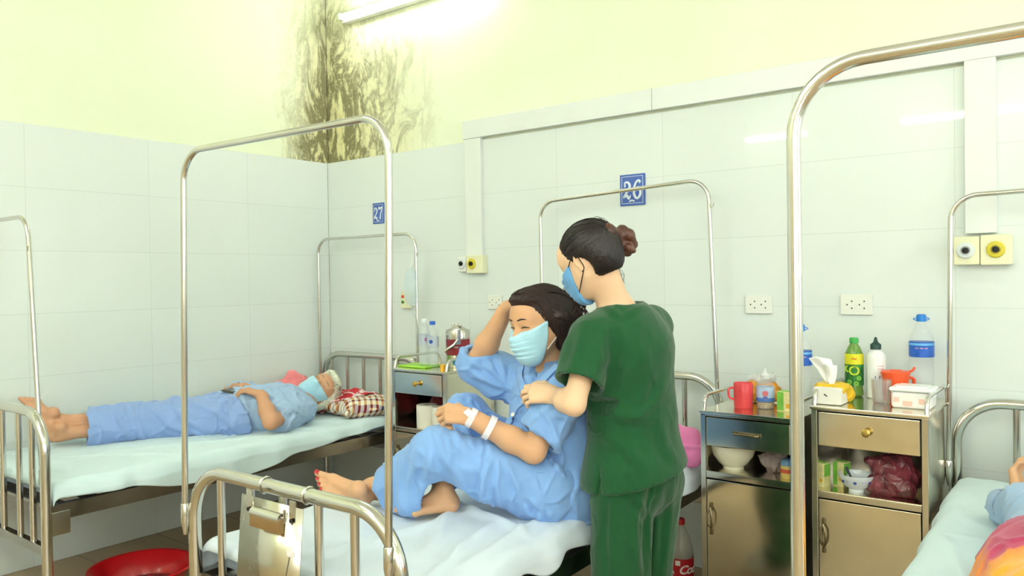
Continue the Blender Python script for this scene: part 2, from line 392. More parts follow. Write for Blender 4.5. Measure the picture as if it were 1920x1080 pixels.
def plaque(cx, cz, w, h, second, label):
    t = thing('bed_number_sign', (cx, 0, cz-h/2), label, 'sign', 'blue bed number plaques')
    obj('plate', MB().b2((cx-w/2, -.008, cz-h/2), (cx+w/2, 0, cz+h/2), .003), PLQ, t)
    e = .010; y = -.0098; fr = MB()
    for q in (((cx-w/2+e, cz-h/2+e), (cx+w/2-e, cz-h/2+e+.002)), ((cx-w/2+e, cz+h/2-e-.002), (cx+w/2-e, cz+h/2-e)), ((cx-w/2+e, cz-h/2+e), (cx-w/2+e+.002, cz+h/2-e)), ((cx+w/2-e-.002, cz-h/2+e), (cx+w/2-e, cz+h/2-e))):
        fr.b2((q[0][0], -.0086, q[0][1]), (q[1][0], -.0078, q[1][1]))
    obj('white_line', fr, PWH, t)
    dz = h*.36; dx = w*.215
    m = MB(); stroke(m, [(-.55, .55), (-.35, .62), (-.45, .95), (.15, 1.), (.6, .62), (.35, .05), (-.5, -.55), (-.75, -.85), (-.1, -.62), (.4, -.95), (.8, -.6)], [.18, .12, .1, .15, .24, .17, .1, .1, .2, .2, .05], (cx-w*.21, cz-.002), dx*.9, dz*.72, y)
    obj('digit_two', m, PWH, t)
    m = MB()
    if second == 7: stroke(m, [(-.75, .55), (-.6, 1.), (-.1, .8), (.75, 1.05), (.55, .5), (.1, -.1), (-.15, -1.1)], [.1, .2, .18, .1, .14, .2, .26], (cx+w*.2, cz), dx*.9, dz*.75, y)
    else: stroke(m, [(.6, .75), (.35, 1.0), (-.2, .8), (-.6, .1), (-.55, -.6), (0, -1.), (.6, -.55), (.5, .05), (0, .2), (-.5, -.3)], [.2, .12, .14, .22, .22, .12, .22, .2, .1, .08], (cx+w*.2, cz), dx*.95, dz*.78, y)
    obj('digit_seven' if second == 7 else 'digit_six', m, PWH, t)
    m = MB(); stroke(m, [(-.5, -.2), (0, .25), (.5, -.2)], [.1, .3, .1], (cx-.002, cz-h*.36), dx, dz*.25, y); obj('flourish', m, PWH, t)
plaque(.479, 1.746, .10, .128, 7, 'blue plaque with white number 27 above the lying patient')
plaque(2.241, 1.75, .135, .15, 6, 'blue plaque with white number 26 above the woman in green')
# ---------------------------------------------------------------- beds
RUB = mat('black_rubber', '#1d1c1a')
def frame_end(mb_parent, name, xl, xr, y, ztop, zdeck, zlow, bars, r=.019, rb=.0115, tilt=0.):
    t = mb_parent
    arch = MB().tube(fillet([(xl, y, .04), (xl, y, ztop-r), (xr, y, ztop-r+tilt), (xr, y, .04)], .15, 12), r, 22)
    a = obj(name, arch, STEEL, t)
    for bx in bars: obj('bar', MB().tube([(bx, y, zlow), (bx, y, ztop-r*.8 + tilt*(bx-xl)/(xr-xl))], rb, 14), STEEL, a)
    obj('lower_rail', MB().b2((xl, y-.014, zlow-.035), (xr, y+.014, zlow), .003), STEEL_DARK, a)
    for x in (xl, xr): obj('foot_cap', MB().lathe([(0, 0), (.026, 0), (.027, .012), (.022, .05), (0, .05)], (x, y, 0), 20), RUB, a)
def canopy(t, x0t, x0b, x1t, x1b, y, z0, z1, zb0, zb1, r=.009, rc=.09, hook=None):
    o = obj('canopy_frame', MB().tube(fillet([(x0b, y, zb0), (x0t, y, z0), (x1t, y, z1), (x1b, y, zb1)], rc, 10), r, 16), STEEL, t)
    for x, z in ((x0b, zb0), (x1b, zb1)):
        obj('clamp_sleeve', MB().lathe([(0, -.062), (r*.6, -.06), (r*1.35, -.02), (r*1.35, .028), (r*1.1, .032), (r*1.05, .02)], (x, y, z), 18), STEEL, o)
    for k, (hx, hz) in enumerate(hook or []):
        obj('hook', MB().tube([(hx, y, hz), (hx+.012, y-.01, hz-.03), (hx+.022, y-.012, hz-.028), (hx+.028, y-.012, hz-.012)], .0022, 8), STEEL, o)
def bed(label, xh, xf, yh, yf, ztop_h, ztop_f, deck, bars_h, bars_f, tilt_f=0.):
    t = thing('hospital_bed', ((xh[0]+xh[1]+xf[0]+xf[1])/4, (yh+yf)/2, 0), label, 'bed', 'tubular steel ward beds')
    frame_end(t, 'headboard', xh[0], xh[1], yh, ztop_h, deck, .36, bars_h)
    frame_end(t, 'footboard', xf[0], xf[1], yf, ztop_f, deck, .36, bars_f, tilt=tilt_f)
    for k in (0, 1):
        m = MB(); s = 1 if k else -1
        a = Vector((xh[k]-s*.012, yh, deck-.065)); b = Vector((xf[k]-s*.012, yf, deck-.065))
        vs = []
        for q in (a, b):
            for dx, dz in ((-.014, 0), (.014, 0), (.014, .06), (-.014, .06)): vs.append(q+Vector((dx, 0, dz)))
        m.add(vs, [(0, 1, 2, 3), (7, 6, 5, 4), (0, 4, 5, 1), (1, 5, 6, 2), (2, 6, 7, 3), (3, 7, 4, 0)])
        obj('side_rail', m, STEEL_DARK, t)
        for q in (a, b): 
            yy = .05 if q is b else -.05
            obj('rail_bracket', MB().box(q+Vector((0, yy, -.012)), (.032, .07, .09), .004), STEEL, t)
    m = MB(); n = 16
    for i in range(n):
        f = (i+.5)/n; y = yh*(1-f)+yf*f; x0 = xh[0]*(1-f)+xf[0]*f; x1 = xh[1]*(1-f)+xf[1]*f
        m.b2((x0+.005, y-.035, deck-.03), (x1-.005, y+.035, deck-.018))
    obj('slat_deck', m, STEEL_DARK, t)
    return t
B27 = dict(xh=(.035, .905), xf=(.05, .905), yh=-.08, yf=-2.10, deck=.512)
B26 = dict(xh=(1.80, 2.705), xf=(1.925, 2.785), yh=-.08, yf=-2.10, deck=.49)
B25 = dict(xh=(3.615, 4.52), xf=(3.70, 4.60), yh=-.10, yf=-2.10, deck=.50)
bed27 = bed('steel ward bed against the left wall that the older patient lies on', B27['xh'], B27['xf'], -.08, -2.1, .895, .872, .512, [.108+.148*k for k in range(6)], [.19+.16*k for k in range(5)][:4]+[.79])
bed26 = bed('steel ward bed in the middle that the seated patient sits on', B26['xh'], B26['xf'], -.08, -2.1, .905, .812, .49, [1.95+.146*k for k in range(5)], [2.064, 2.207, 2.35, 2.495, 2.63])
bed25 = bed('steel ward bed at the right edge beside the cabinets', B25['xh'], B25['xf'], -.10, -2.1, .885, .84, .50, [3.80+.15*k for k in range(5)], [3.86+.15*k for k in range(5)])
canopy(bed27, .035, .035, .900, .902, -.115, 1.600, 1.600, .62, .62, hook=[(.902, 1.50)])
canopy(bed27, .03, .03, .728, .815, -2.075, 1.605, 1.605, .58, .60, hook=[(.735, 1.50)])
canopy(bed26, 1.775, 1.785, 2.672, 2.712, -.115, 1.715, 1.755, .60, .60, hook=[(2.675, 1.66)])
canopy(bed26, 1.945, 1.915, 2.796, 2.772, -2.125, 1.715, 1.708, .66, .70)
canopy(bed25, 3.606, 3.594, 4.52, 4.53, -.135, 1.607, 1.62, .62, .62)
canopy(bed25, 3.688, 3.690, 4.62, 4.61, -2.115, 1.655, 1.66, .70, .70, r=.0108, rc=.105)

MATT = fabric('mattress_vinyl', '#8f9fb0'); 
SHEET = fabric('sheet_cotton', '#dbe8f1', var=.02, bump=.12, soft=7)
SHEET2 = fabric('sheet_cotton_cool', '#d3e9ec', var=.02, bump=.12, soft=7)
def mattress(B, h, label):
    m = MB(); xh, xf = B['xh'], B['xf']; d = B['deck']
    ya, yb = B['yh']-.05, B['yf']+.04; mb_ = bmesh.new(); bmesh.ops.create_cube(mb_, size=1)
    for v in mb_.verts:
        f = .5 - v.co.y; y = ya*(1-f)+yb*f; x0 = (xh[0]*(1-f)+xf[0]*f)+.022; x1 = (xh[1]*(1-f)+xf[1]*f)-.022
        v.co = (x0+(x1-x0)*(v.co.x+.5), y, d+.003+(h-.003)*(v.co.z+.5))
    bmesh.ops.bevel(mb_, geom=mb_.edges[:], offset=.022, segments=4, affect='EDGES'); mb_.verts.index_update(); m.bm(mb_)
    return tag(obj('mattress', m, MATT), label, 'mattress', 'thin ward mattresses')
mattress(B27, .064, 'thin mattress under the older patient on the left bed')
mattress(B26, .075, 'thin mattress under the seated patient on the middle bed')
mattress(B25, .085, 'thin mattress on the bed at the right edge')
def sheet(B, h, label, m, hangs, seed, wr=.006, folds=(), dents=(), yend=0.0):
    """bed sheet: a cloth grid over the mattress top whose two long sides hang; folds = (x0,y0,x1,y1,height,width)"""
    xh, xf, d = B['xh'], B['xf'], B['deck']+h; NU, NV = 170, 300
    ya, yb = B['yh']-.035, B['yf']+.022+yend
    def fn(u, v):
        y = ya*(1-v)+yb*v; f = (B['yh']-y)/(B['yh']-B['yf']); x0 = xh[0]*(1-f)+xf[0]*f+.012; x1 = xh[1]*(1-f)+xf[1]*f-.012
        W_ = x1-x0; hl, hr = hangs[0](y), hangs[1](y); L = hl+W_+hr; s = u*L - hl
        r = .03
        def prof(t_, out):     # distance past the mattress edge -> (dx, dz)
            if t_ < -r: return 0, 0
            a = min((t_+r)/r, PI/2)
            dx = r*math.sin(a)-r; rest = max(0, t_+r-PI/2*r); dz = -(r-r*math.cos(a)) - rest
            return dx, dz
        if s < W_/2: dx, dz = prof(-s, -1); x = x0 - dx - (0 if -s < -r else 0); x = (x0+s) if -s < -r else x0 - dx - .0
        else: dx, dz = prof(s-W_, 1); x = (x0+s) if s-W_ < -r else x1+dx
        z = d + .006 + dz
        p = Vector((x*1.9+seed, y*2.6, 0)); amp = wr
        n1 = mnoise.noise(Vector((x*3+seed, y*4.5, 1.7))); n2 = 1-abs(mnoise.noise(Vector((x*5.5+n1*1.5+seed, y*4.0+x*3.5, 4.1))))*2.2
        lift = amp*(n1*.9+max(0, n2)*.75)
        for (fx0, fy0, fx1, fy1, fh, fw) in folds:
            ax, ay = fx1-fx0, fy1-fy0; q = max(0, min(1, ((x-fx0)*ax+(y-fy0)*ay)/(ax*ax+ay*ay)))
            dd = math.hypot(x-fx0-ax*q, y-fy0-ay*q + .012*math.sin(q*9+seed)); lift += fh*math.exp(-(dd/fw)**2)*math.sin(PI*min(1, .15+q*.85))
        for (qx, qy, qr, qd) in dents: lift -= qd*math.exp(-((x-qx)**2+(y-qy)**2)/qr**2)
        hang = max(0, -dz)
        side = 1 if s > W_/2 else -1
        if hang > .004: x += side*(.006+.020*min(1, hang/.05)+.009*math.sin(y*23+seed+3*n1)*min(1, hang/.06)+.006*n1)
        z += max(lift, -.004) if hang < .02 else lift*.3
        e = min(1., (y-yb)/.03)                        # foot end rolls down
        if e < 1: z -= (1-math.sqrt(max(0, 1-(1-e)**2)))*.03
        return Vector((x, y, z))
    m_ = MB().grid(fn, NU, NV); o = obj('bed_sheet', m_, m, sharp=0)
    for k in (('solidify', 'SOLIDIFY'),):
        md = o.modifiers.new(*k); md.thickness = .002; md.offset = 1
    return tag(o, label, 'bed sheet', 'pale cotton bed sheets')
def tab(pts):     # hang length as a function of y
    pts = sorted(pts)
    def f(y):
        if y <= pts[0][0]: return pts[0][1]
        for (a, va), (b, vb) in zip(pts, pts[1:]):
            if y <= b: t = (y-a)/(b-a); t = t*t*(3-2*t); return va*(1-t)+vb*t
        return pts[-1][1]
    return f
R = random.Random(3)
s27 = sheet(B27, .066, 'pale sheet on the left bed, its edge hanging in a long slack curve', SHEET2,
  (lambda y: .04, tab([(-2.1, .04), (-1.8, .055), (-1.54, .10), (-1.24, .12), (-.92, .068), (-.66, .045), (-.4, .03), (0, .03)])), 1.3, .005,
  folds=[(.9, -.7, .35, -1.5, .012, .03), (.9, -.95, .45, -1.75, .010, .025), (.88, -.5, .5, -.9, .010, .02), (.85, -1.5, .3, -1.9, .008, .02)])
s26 = sheet(B26, .077, 'white sheet rumpled on the middle bed under the seated patient', SHEET,
  (tab([(-2.1, .10), (-1.9, .04), (0, .04)]), tab([(-2.1, .10), (-1.75, .085), (-1.62, .05), (-1.5, .085), (-1.38, .05), (-1.2, .07), (-1.08, .04), (-.95, .07), (-.7, .085), (0, .08)])), 5.1, .0075,
  folds=[(2.62, -1.15, 2.72, -1.9, .018, .018), (2.35, -1.42, 2.6, -1.85, .022, .022), (2.45, -1.35, 2.35, -1.95, .014, .03), (2.2, -1.5, 1.98, -1.72, .010, .025), (2.1, -1.6, 2.45, -1.95, .012, .02),
         (2.3, -1.4, 2.73, -1.5, .02, .02), (2.55, -1.5, 2.7, -1.95, .014, .015), (1.95, -1.5, 2.3, -1.75, .008, .03), (2.66, -1.05, 2.75, -1.35, .016, .015)])
s25 = sheet(B25, .087, 'pale blue sheet on the bed at the right edge', SHEET2, (lambda y: .07+.015*math.sin(y*7), lambda y: .08), 8.8, .006,
  folds=[(3.7, -.9, 3.9, -1.6, .012, .02), (3.75, -.4, 4.1, -.7, .01, .02)])

# clip plate hanging from the middle footboard
t = thing('chart_holder', (2.367, -2.14, .50), 'steel chart clip plate hanging from the middle footboard', 'chart holder')
yA = -2.129; pl = MB()
pl.grid(lambda u, v: Vector((2.244+.246*u+(.012*(u-.5)), yA - .030*v - .018, .775 - .33*v)), 2, 2); o = obj('plate', pl, steel('plate_steel', '#dcd8c6', .25, .1), t); md = o.modifiers.new('s', 'SOLIDIFY'); md.thickness = .002; md.offset = 0
for x in (2.277, 2.457):
    obj('hanger_strap', MB().tube([(x, -2.1+.0215*math.sin(a), .793+.0215*math.cos(a)) for a in [PI*1.0*k/10-.2 - PI*.0 for k in range(-9, 11)]], .0028, 8, flat=1).b2((x-.012, -2.1515, .72), (x+.012, -2.1475, .79)), STEEL, t)
    obj('rivet', MB().lathe([(0, 0), (.006, 0), (.005, .003), (0, .003)], (x, -2.1545, .742), 12, Matrix.Rotation(PI/2, 3, 'X')), BLACK, t)
c = obj('spring_clip', MB().tube([(2.307, -2.16, .742), (2.427, -2.16, .742)], .014, 16), STEEL, t)
obj('clip_jaw', MB().b2((2.304, -2.172, .706), (2.430, -2.155, .742), .004), mat('brass_worn', '#b89a70', .3, .9), c)
obj('rod_bracket', MB().tube([(2.297, -2.156, .765), (2.297, -2.156, .745), (2.432, -2.156, .745), (2.432, -2.156, .765)], .004, 8), STEEL, c)
obj('pen_string', MB().tube([(2.457, -2.16, .66), (2.444, -2.165, .60), (2.424, -2.170, .55), (2.412, -2.172, .52)], .0014, 6), mat('grey_string', '#6d6a60', .7, var=0), t)
obj('string_knot', MB().lathe([(0, 0), (.008, .002), (.006, .012), (0, .014)], (2.411, -2.173, .508), 10), mat('grey_string', '#6d6a60'), t)
obj('paper_tab', MB().b2((2.448, -2.1635, .655), (2.474, -2.1605, .668)), mat('white_paper', '#f4eef0', .6, var=.01), t)

# faint drip bag hanging at bed 27's head frame
t = thing('drip_bag', (.90, -.16, 1.19), 'pale blue translucent drip bag hanging on the frame of the left bed', 'drip bag')
def fb(u, v):
    a = 2*PI*u; zz = 1.19+.21*v; wv = .048*min(1, math.sqrt(max(0, math.sin(PI*min(1, max(0, .06+v*.88))))*1.4)); return Vector((.905+wv*math.cos(a), -.165+.016*math.sin(a)*min(1, math.sin(PI*v)*1.6+.05), zz))
obj('bag', MB().grid(fb, 28, 16, True), mat('drip_plastic', '#d4ecf6', .3, var=0, alpha=.3), t)
obj('hanger_cord', MB().tube([(.905, -.165, 1.40), (.900, -.15, 1.44), (.885, -.125, 1.487)], .0016, 6), WHITE_PL, t)
obj('drip_line', MB().tube([(.905, -.165, 1.19), (.908, -.15, 1.14), (.915, -.13, 1.10), (.905, -.128, 1.0)], .0018, 6), mat('tube_plastic', '#d9e8ec', .2, alpha=.7), t)
# ---------------------------------------------------------------- modelling toolkit: smooth volumes -> one continuous mesh
V = lambda *a: np.array(a if len(a) > 1 else tuple(a[0]), dtype=np.float64)
def nrm(v): v = np.asarray(v, float); return v/np.linalg.norm(v)
def smin(a, b, k):
    if k <= 0: return np.minimum(a, b)
    h = np.maximum(k-np.abs(a-b), 0)/k; return np.minimum(a, b) - h*h*k*.25
class Vol:
    def __init__(s): s.ops = []
    def cap(s, a, b, ra, rb, k=.02, flat=None, cut=False): s.ops.append(('cap', V(a), V(b), ra, rb, k, flat, cut)); return s
    def chain(s, pts, rs, k=.02, flat=None):
        for i in range(len(pts)-1): s.cap(pts[i], pts[i+1], rs[i], rs[i+1], k, flat)
        return s
    def ell(s, c, r, R=None, k=.02, cut=False): s.ops.append(('ell', V(c), np.array(r, float), np.eye(3) if R is None else np.array(R, float), k, cut)); return s
    def plane(s, c, n, rad, k=.0): s.ops.append(('plane', V(c), nrm(n), rad, k)); return s
    def eval(s, ax):
        nx, ny, nz = (len(a) for a in ax); D = np.full((nx, ny, nz), 1., np.float32); h = ax[0][1]-ax[0][0]
        def sub(lo, hi):
            sl = []
            for i in range(3):
                a = max(0, int((lo[i]-ax[i][0])/h)); b = min(len(ax[i]), int((hi[i]-ax[i][0])/h)+2)
                if a >= b: return None
                sl.append(slice(a, b))
            return tuple(sl), ax[0][sl[0]][:, None, None], ax[1][sl[1]][None, :, None], ax[2][sl[2]][None, None, :]
        for o in s.ops:
            if o[0] == 'cap':
                _, a, b, ra, rb, k, flat, cut = o; m = max(ra, rb)+k+3*h; q = sub(np.minimum(a, b)-m, np.maximum(a, b)+m)
                if q is None: continue
                sl, X, Y, Z = q; d = b-a; L = max(d@d, 1e-12); x, y, z = X-a[0], Y-a[1], Z-a[2]
                t = np.clip((x*d[0]+y*d[1]+z*d[2])/L, 0, 1); x = x-t*d[0]; y = y-t*d[1]; z = z-t*d[2]
                if flat is not None:
                    n, f = nrm(flat[0]), flat[1]; c = (x*n[0]+y*n[1]+z*n[2])*(1/f-1); r = np.sqrt((x+c*n[0])**2+(y+c*n[1])**2+(z+c*n[2])**2); e = (r-(ra+(rb-ra)*t))
                    r0 = np.sqrt(x*x+y*y+z*z)+1e-9; e = e*np.clip(r0/(r+1e-9), f, 1)
                else: e = np.sqrt(x*x+y*y+z*z)-(ra+(rb-ra)*t)
            elif o[0] == 'ell':
                _, c, r, R, k, cut = o; m = r.max()+k+3*h; q = sub(c-m, c+m)
                if q is None: continue
                sl, X, Y, Z = q; x, y, z = X-c[0], Y-c[1], Z-c[2]
                u = [x*R[i][0]+y*R[i][1]+z*R[i][2] for i in range(3)]
                k0 = np.sqrt(sum((u[i]/r[i])**2 for i in range(3)))+1e-9; k1 = np.sqrt(sum((u[i]/r[i]**2)**2 for i in range(3)))+1e-9; e = k0*(k0-1)/k1
            else:
                _, c, n, rad, k = o; q = sub(c-rad, c+rad)
                if q is None: continue
                sl, X, Y, Z = q; e = (X-c[0])*n[0]+(Y-c[1])*n[1]+(Z-c[2])*n[2]
                inside = ((X-c[0])**2+(Y-c[1])**2+(Z-c[2])**2) < rad*rad
                D[sl] = np.where(inside, -smin(-D[sl], -e, k), D[sl]); continue
            if cut: D[sl] = -smin(-D[sl], e, k)
            else: D[sl] = smin(D[sl], e, k)
        return D
    def bounds(s):
        lo, hi = np.full(3, 1e9), np.full(3, -1e9)
        for o in s.ops:
            if o[0] == 'plane' or o[-1] is True: continue
            if o[0] == 'cap': m = max(o[3], o[4]); lo = np.minimum(lo, np.minimum(o[1], o[2])-m); hi = np.maximum(hi, np.maximum(o[1], o[2])+m)
            else: m = o[2].max(); lo = np.minimum(lo, o[1]-m); hi = np.maximum(hi, o[1]+m)
        return lo-.012, hi+.012
    def mesh(s, h=.005, lo=None, hi=None, fn=None):
        l, u = s.bounds()
        if lo is not None: l = np.maximum(l, lo); u = np.minimum(u, hi)
        ax = [np.arange(l[i], u[i]+h*2, h) for i in range(3)]; D = s.eval(ax)
        if fn is not None: D = fn(D, ax)
        return surface_nets(D, ax, h)
def surface_nets(D, ax, h):
    S = D < 0; nx, ny, nz = D.shape
    cnt = np.zeros((nx-1, ny-1, nz-1), np.int8); cs = [(i, j, k) for i in (0, 1) for j in (0, 1) for k in (0, 1)]
    for (i, j, k) in cs: cnt += S[i:nx-1+i, j:ny-1+j, k:nz-1+k]
    act = (cnt > 0) & (cnt < 8); I = np.argwhere(act); vid = np.full(act.shape, -1, np.int64); vid[act] = np.arange(len(I))
    vals = {c: D[I[:, 0]+c[0], I[:, 1]+c[1], I[:, 2]+c[2]].astype(np.float64) for c in cs}
    P = np.zeros((len(I), 3)); N = np.zeros(len(I))
    for a in cs:
        for ax_ in range(3):
            if a[ax_]: continue
            b = tuple(1 if q == ax_ else a[q] for q in range(3)); va, vb = vals[a], vals[b]; m = (va < 0) != (vb < 0)
            t = np.where(m, va/np.where(m, va-vb, 1), 0)
            for q in range(3): P[:, q] += np.where(m, a[q]+(t if q == ax_ else 0), 0)
            N += m
    P = P/N[:, None]; P = (P+I)*h + np.array([a[0] for a in ax])
    F = []
    for a in range(3):
        b, c = (a+1) % 3, (a+2) % 3; sl0 = [slice(None)]*3; sl1 = [slice(None)]*3; sl0[a] = slice(0, -1); sl1[a] = slice(1, None)
        s0, s1 = S[tuple(sl0)], S[tuple(sl1)]; E = np.argwhere(s0 != s1)
        ok = (E[:, b] > 0) & (E[:, c] > 0) & (E[:, b] < D.shape[b]-1) & (E[:, c] < D.shape[c]-1); E = E[ok]
        flip = s0[E[:, 0], E[:, 1], E[:, 2]]
        q = []
        for db, dc in ((1, 1), (0, 1), (0, 0), (1, 0)):
            G = E.copy(); G[:, b] -= db; G[:, c] -= dc; q.append(vid[G[:, 0], G[:, 1], G[:, 2]])
        q = np.stack(q, 1); q[~flip] = q[~flip][:, ::-1]; F.append(q)
    F = np.concatenate(F); return P, F[(F >= 0).all(1)]
def vnormals(P, F):
    n = np.cross(P[F[:, 2]]-P[F[:, 0]], P[F[:, 3]]-P[F[:, 1]]); N = np.zeros_like(P)
    for i in range(4): np.add.at(N, F[:, i], n)
    return N/(np.linalg.norm(N, axis=1, keepdims=True)+1e-12)
def relax(P, F, it=1, lam=.5):
    E = np.concatenate([F[:, [0, 1]], F[:, [1, 2]], F[:, [2, 3]], F[:, [3, 0]]])
    for _ in range(it):
        A = np.zeros_like(P); n = np.zeros(len(P)); np.add.at(A, E[:, 0], P[E[:, 1]]); np.add.at(n, E[:, 0], 1); np.add.at(A, E[:, 1], P[E[:, 0]]); np.add.at(n, E[:, 1], 1)
        P = P + lam*(A/np.maximum(n, 1)[:, None]-P)
    return P
def pnoise(p, seed=0):
    """value noise in -1..1 on an array of points"""
    i = np.floor(p).astype(np.int64); f = p-i; f = f*f*(3-2*f); out = 0
    def hsh(a):
        n = (a[..., 0]*374761393 + a[..., 1]*668265263 + a[..., 2]*2147483647 + seed*974711) & 0xffffffff
        n = ((n ^ (n >> 13))*1274126177) & 0xffffffff; return ((n ^ (n >> 16)) & 0xffff)/32767.5-1
    for dx in (0, 1):
        for dy in (0, 1):
            for dz in (0, 1):
                w_ = (f[..., 0] if dx else 1-f[..., 0])*(f[..., 1] if dy else 1-f[..., 1])*(f[..., 2] if dz else 1-f[..., 2]); out = out + w_*hsh(i+np.array([dx, dy, dz]))
    return out
def project(P):
    d = P - V(CL); z = d@V(CF); return np.stack([960+CAM['F']*(d@V(CR))/z, 540-CAM['F']*(d@V(CU))/z], 1)
def folds(P, F, lines, face=.0):
    """press creases into cloth: each line = (points in the picture, height m, half-width px, undercut)"""
    N = vnormals(P, F); Q = project(P); view = (P-V(CL)); view /= np.linalg.norm(view, axis=1, keepdims=True); fac = np.clip(-(N*view).sum(1)*2.2, 0, 1)
    disp = np.zeros(len(P))
    for ln in lines:
        pts, hgt, wd = ln[0], ln[1], ln[2]; und = ln[3] if len(ln) > 3 else .6; pts = np.array(pts, float); best = np.full(len(P), 1e9); sg = np.zeros(len(P)); tt = np.zeros(len(P)); n = len(pts)-1
        for i in range(n):
            a, b = pts[i], pts[i+1]; d = b-a; L = d@d; t = np.clip(((Q-a)@d)/L, 0, 1); r = Q-a-t[:, None]*d; dist = np.hypot(r[:, 0], r[:, 1]); side = np.sign(d[0]*(Q[:, 1]-a[1])-d[1]*(Q[:, 0]-a[0])); m = dist < best
            best = np.where(m, dist, best); sg = np.where(m, side, sg); tt = np.where(m, (i+t)/n, tt)
        s = best*sg; taper = np.clip(np.sin(np.pi*np.clip(.1+.8*tt, 0, 1))*1.25, 0, 1)
        disp += hgt*taper*(np.exp(-(s/wd)**2) - und*np.exp(-((s-1.7*wd)/wd)**2))
    return P + N*(disp*fac)[:, None]
def wrinkle(P, F, amp, scale, seed=0, ridge=.6):
    """loose cloth undulation; scale = (x,y,z) frequency per metre"""
    N = vnormals(P, F); q = P*np.array(scale); q = q + .6*np.stack([pnoise(q*.7+3, seed+1), pnoise(q*.7+9, seed+2), pnoise(q*.7+17, seed+3)], 1)
    a = pnoise(q, seed); r = np.clip(1-np.abs(pnoise(q*1.35+5, seed+5))*2.6, 0, 1)**1.6-.25
    return P + N*(amp*((1-ridge)*a + ridge*r))[:, None]
def vobj(name, P, F, m, parent, mi=None):
    mb = MB(); base = world_loc(parent) if parent is not None else Vector(P.mean(0)); q = P-V(base)
    me = bpy.data.meshes.new(name); me.vertices.add(len(P)); me.vertices.foreach_set('co', q.astype(np.float32).ravel())
    me.loops.add(len(F)*4); me.loops.foreach_set('vertex_index', F.astype(np.int32).ravel()); me.polygons.add(len(F)); me.polygons.foreach_set('loop_start', (np.arange(len(F))*4).astype(np.int32)); me.polygons.foreach_set('loop_total', np.full(len(F), 4, np.int32))
    for x in (m if isinstance(m, (list, tuple)) else [m]): me.materials.append(x)
    if mi is not None: me.polygons.foreach_set('material_index', mi.astype(np.int32))
    me.polygons.foreach_set('use_smooth', [True]*len(F)); me.update(calc_edges=True); me.validate()
    o = bpy.data.objects.new(name, me); C.objects.link(o)
    if parent is not None: o.parent = parent
    else: o.location = base
    return o
def merge_regions(vol, h, boxes, hb, skip=.0):
    """coarse mesh of the whole volume + fine meshes inside boxes, as one mesh"""
    P, F = vol.mesh(h); Ps, Fs = [], []
    c = P[F].mean(1); keep = np.ones(len(F), bool)
    for lo, hi in boxes: keep &= ~((c > lo+h).all(1) & (c < hi-h).all(1))
    Fk = F[keep]; used = np.unique(Fk); remap = np.full(len(P), -1); remap[used] = np.arange(len(used)); Ps.append(P[used]); Fs.append(remap[Fk]); n = len(used)
    for lo, hi in boxes:
        p, f = vol.mesh(hb, lo-hb*2, hi+hb*2); Ps.append(p); Fs.append(f+n); n += len(p)
    return np.concatenate(Ps), np.concatenate(Fs)
def hand(v, wrist, d, n, thumb, size=1., curl=(.35, .4, .45, .5), curl2=None, spread=.08, tcurl=.3, topen=.7, rw=.024, nails=None):
    """d: wrist->knuckles; n: direction the palm faces; thumb: side the thumb is on"""
    d = nrm(d); n = nrm(V(n)-(V(n)@d)*d); t = nrm(V(thumb)-(V(thumb)@d)*d-(V(thumb)@n)*n); w = V(wrist); S = size; curl2 = curl2 or [c*1.1 for c in curl]
    v.cap(w-d*.02*S, w+d*.012*S, rw*S, .0215*S, .015, (n, .72))
    lat = [.028, .0095, -.0095, -.0265]; ml = [.078, .080, .075, .068]; pls = [(.040, .024, .019), (.044, .027, .020), (.040, .025, .019), (.032, .019, .017)]; rr = [.0088, .009, .0085, .0075]; tips = []
    for i in range(4):
        kn = w+(d*ml[i]+t*lat[i])*S - n*.004*S*(1.5-abs(i-1.3)); v.cap(w+d*.012*S+t*lat[i]*.55*S, kn, .0145*S, .0115*S, .012)
        fd = nrm(d+t*(1.2-i)*spread); a = curl[i]; p = kn
        for j in range(3):
            dirv = nrm(fd*math.cos(a)+n*math.sin(a)); q = p+dirv*pls[i][j]*S; r0 = rr[i]*(1-.07*j)*S; v.cap(p, q, r0*1.03, r0*.95, .003 if j else .006); p = q; a += curl2[i]
        tips.append((p, dirv, nrm(-n*math.cos(a-curl2[i])+fd*math.sin(a-curl2[i])), rr[i]*S))
    b = w+(d*.018+t*.020+n*.006)*S; m = w+(d*.050+t*(.040+.012*topen)+n*.016)*S; v.cap(b, m, .016*S, .0135*S, .014); v.cap(w+(d*.045+t*.018+n*.006)*S, m, .0125*S, .0115*S, .014)
    td = nrm(d*.85+t*topen*.7+n*tcurl); m2 = m+td*.031*S; v.cap(m, m2, .0115*S, .0098*S, .006); td2 = nrm(td+n*tcurl*.4-t*tcurl*.5); m3 = m2+td2*.025*S; v.cap(m2, m3, .0098*S, .0082*S, .003)
    tips.append((m3, td2, nrm(t-n*.3), .009*S)); return tips
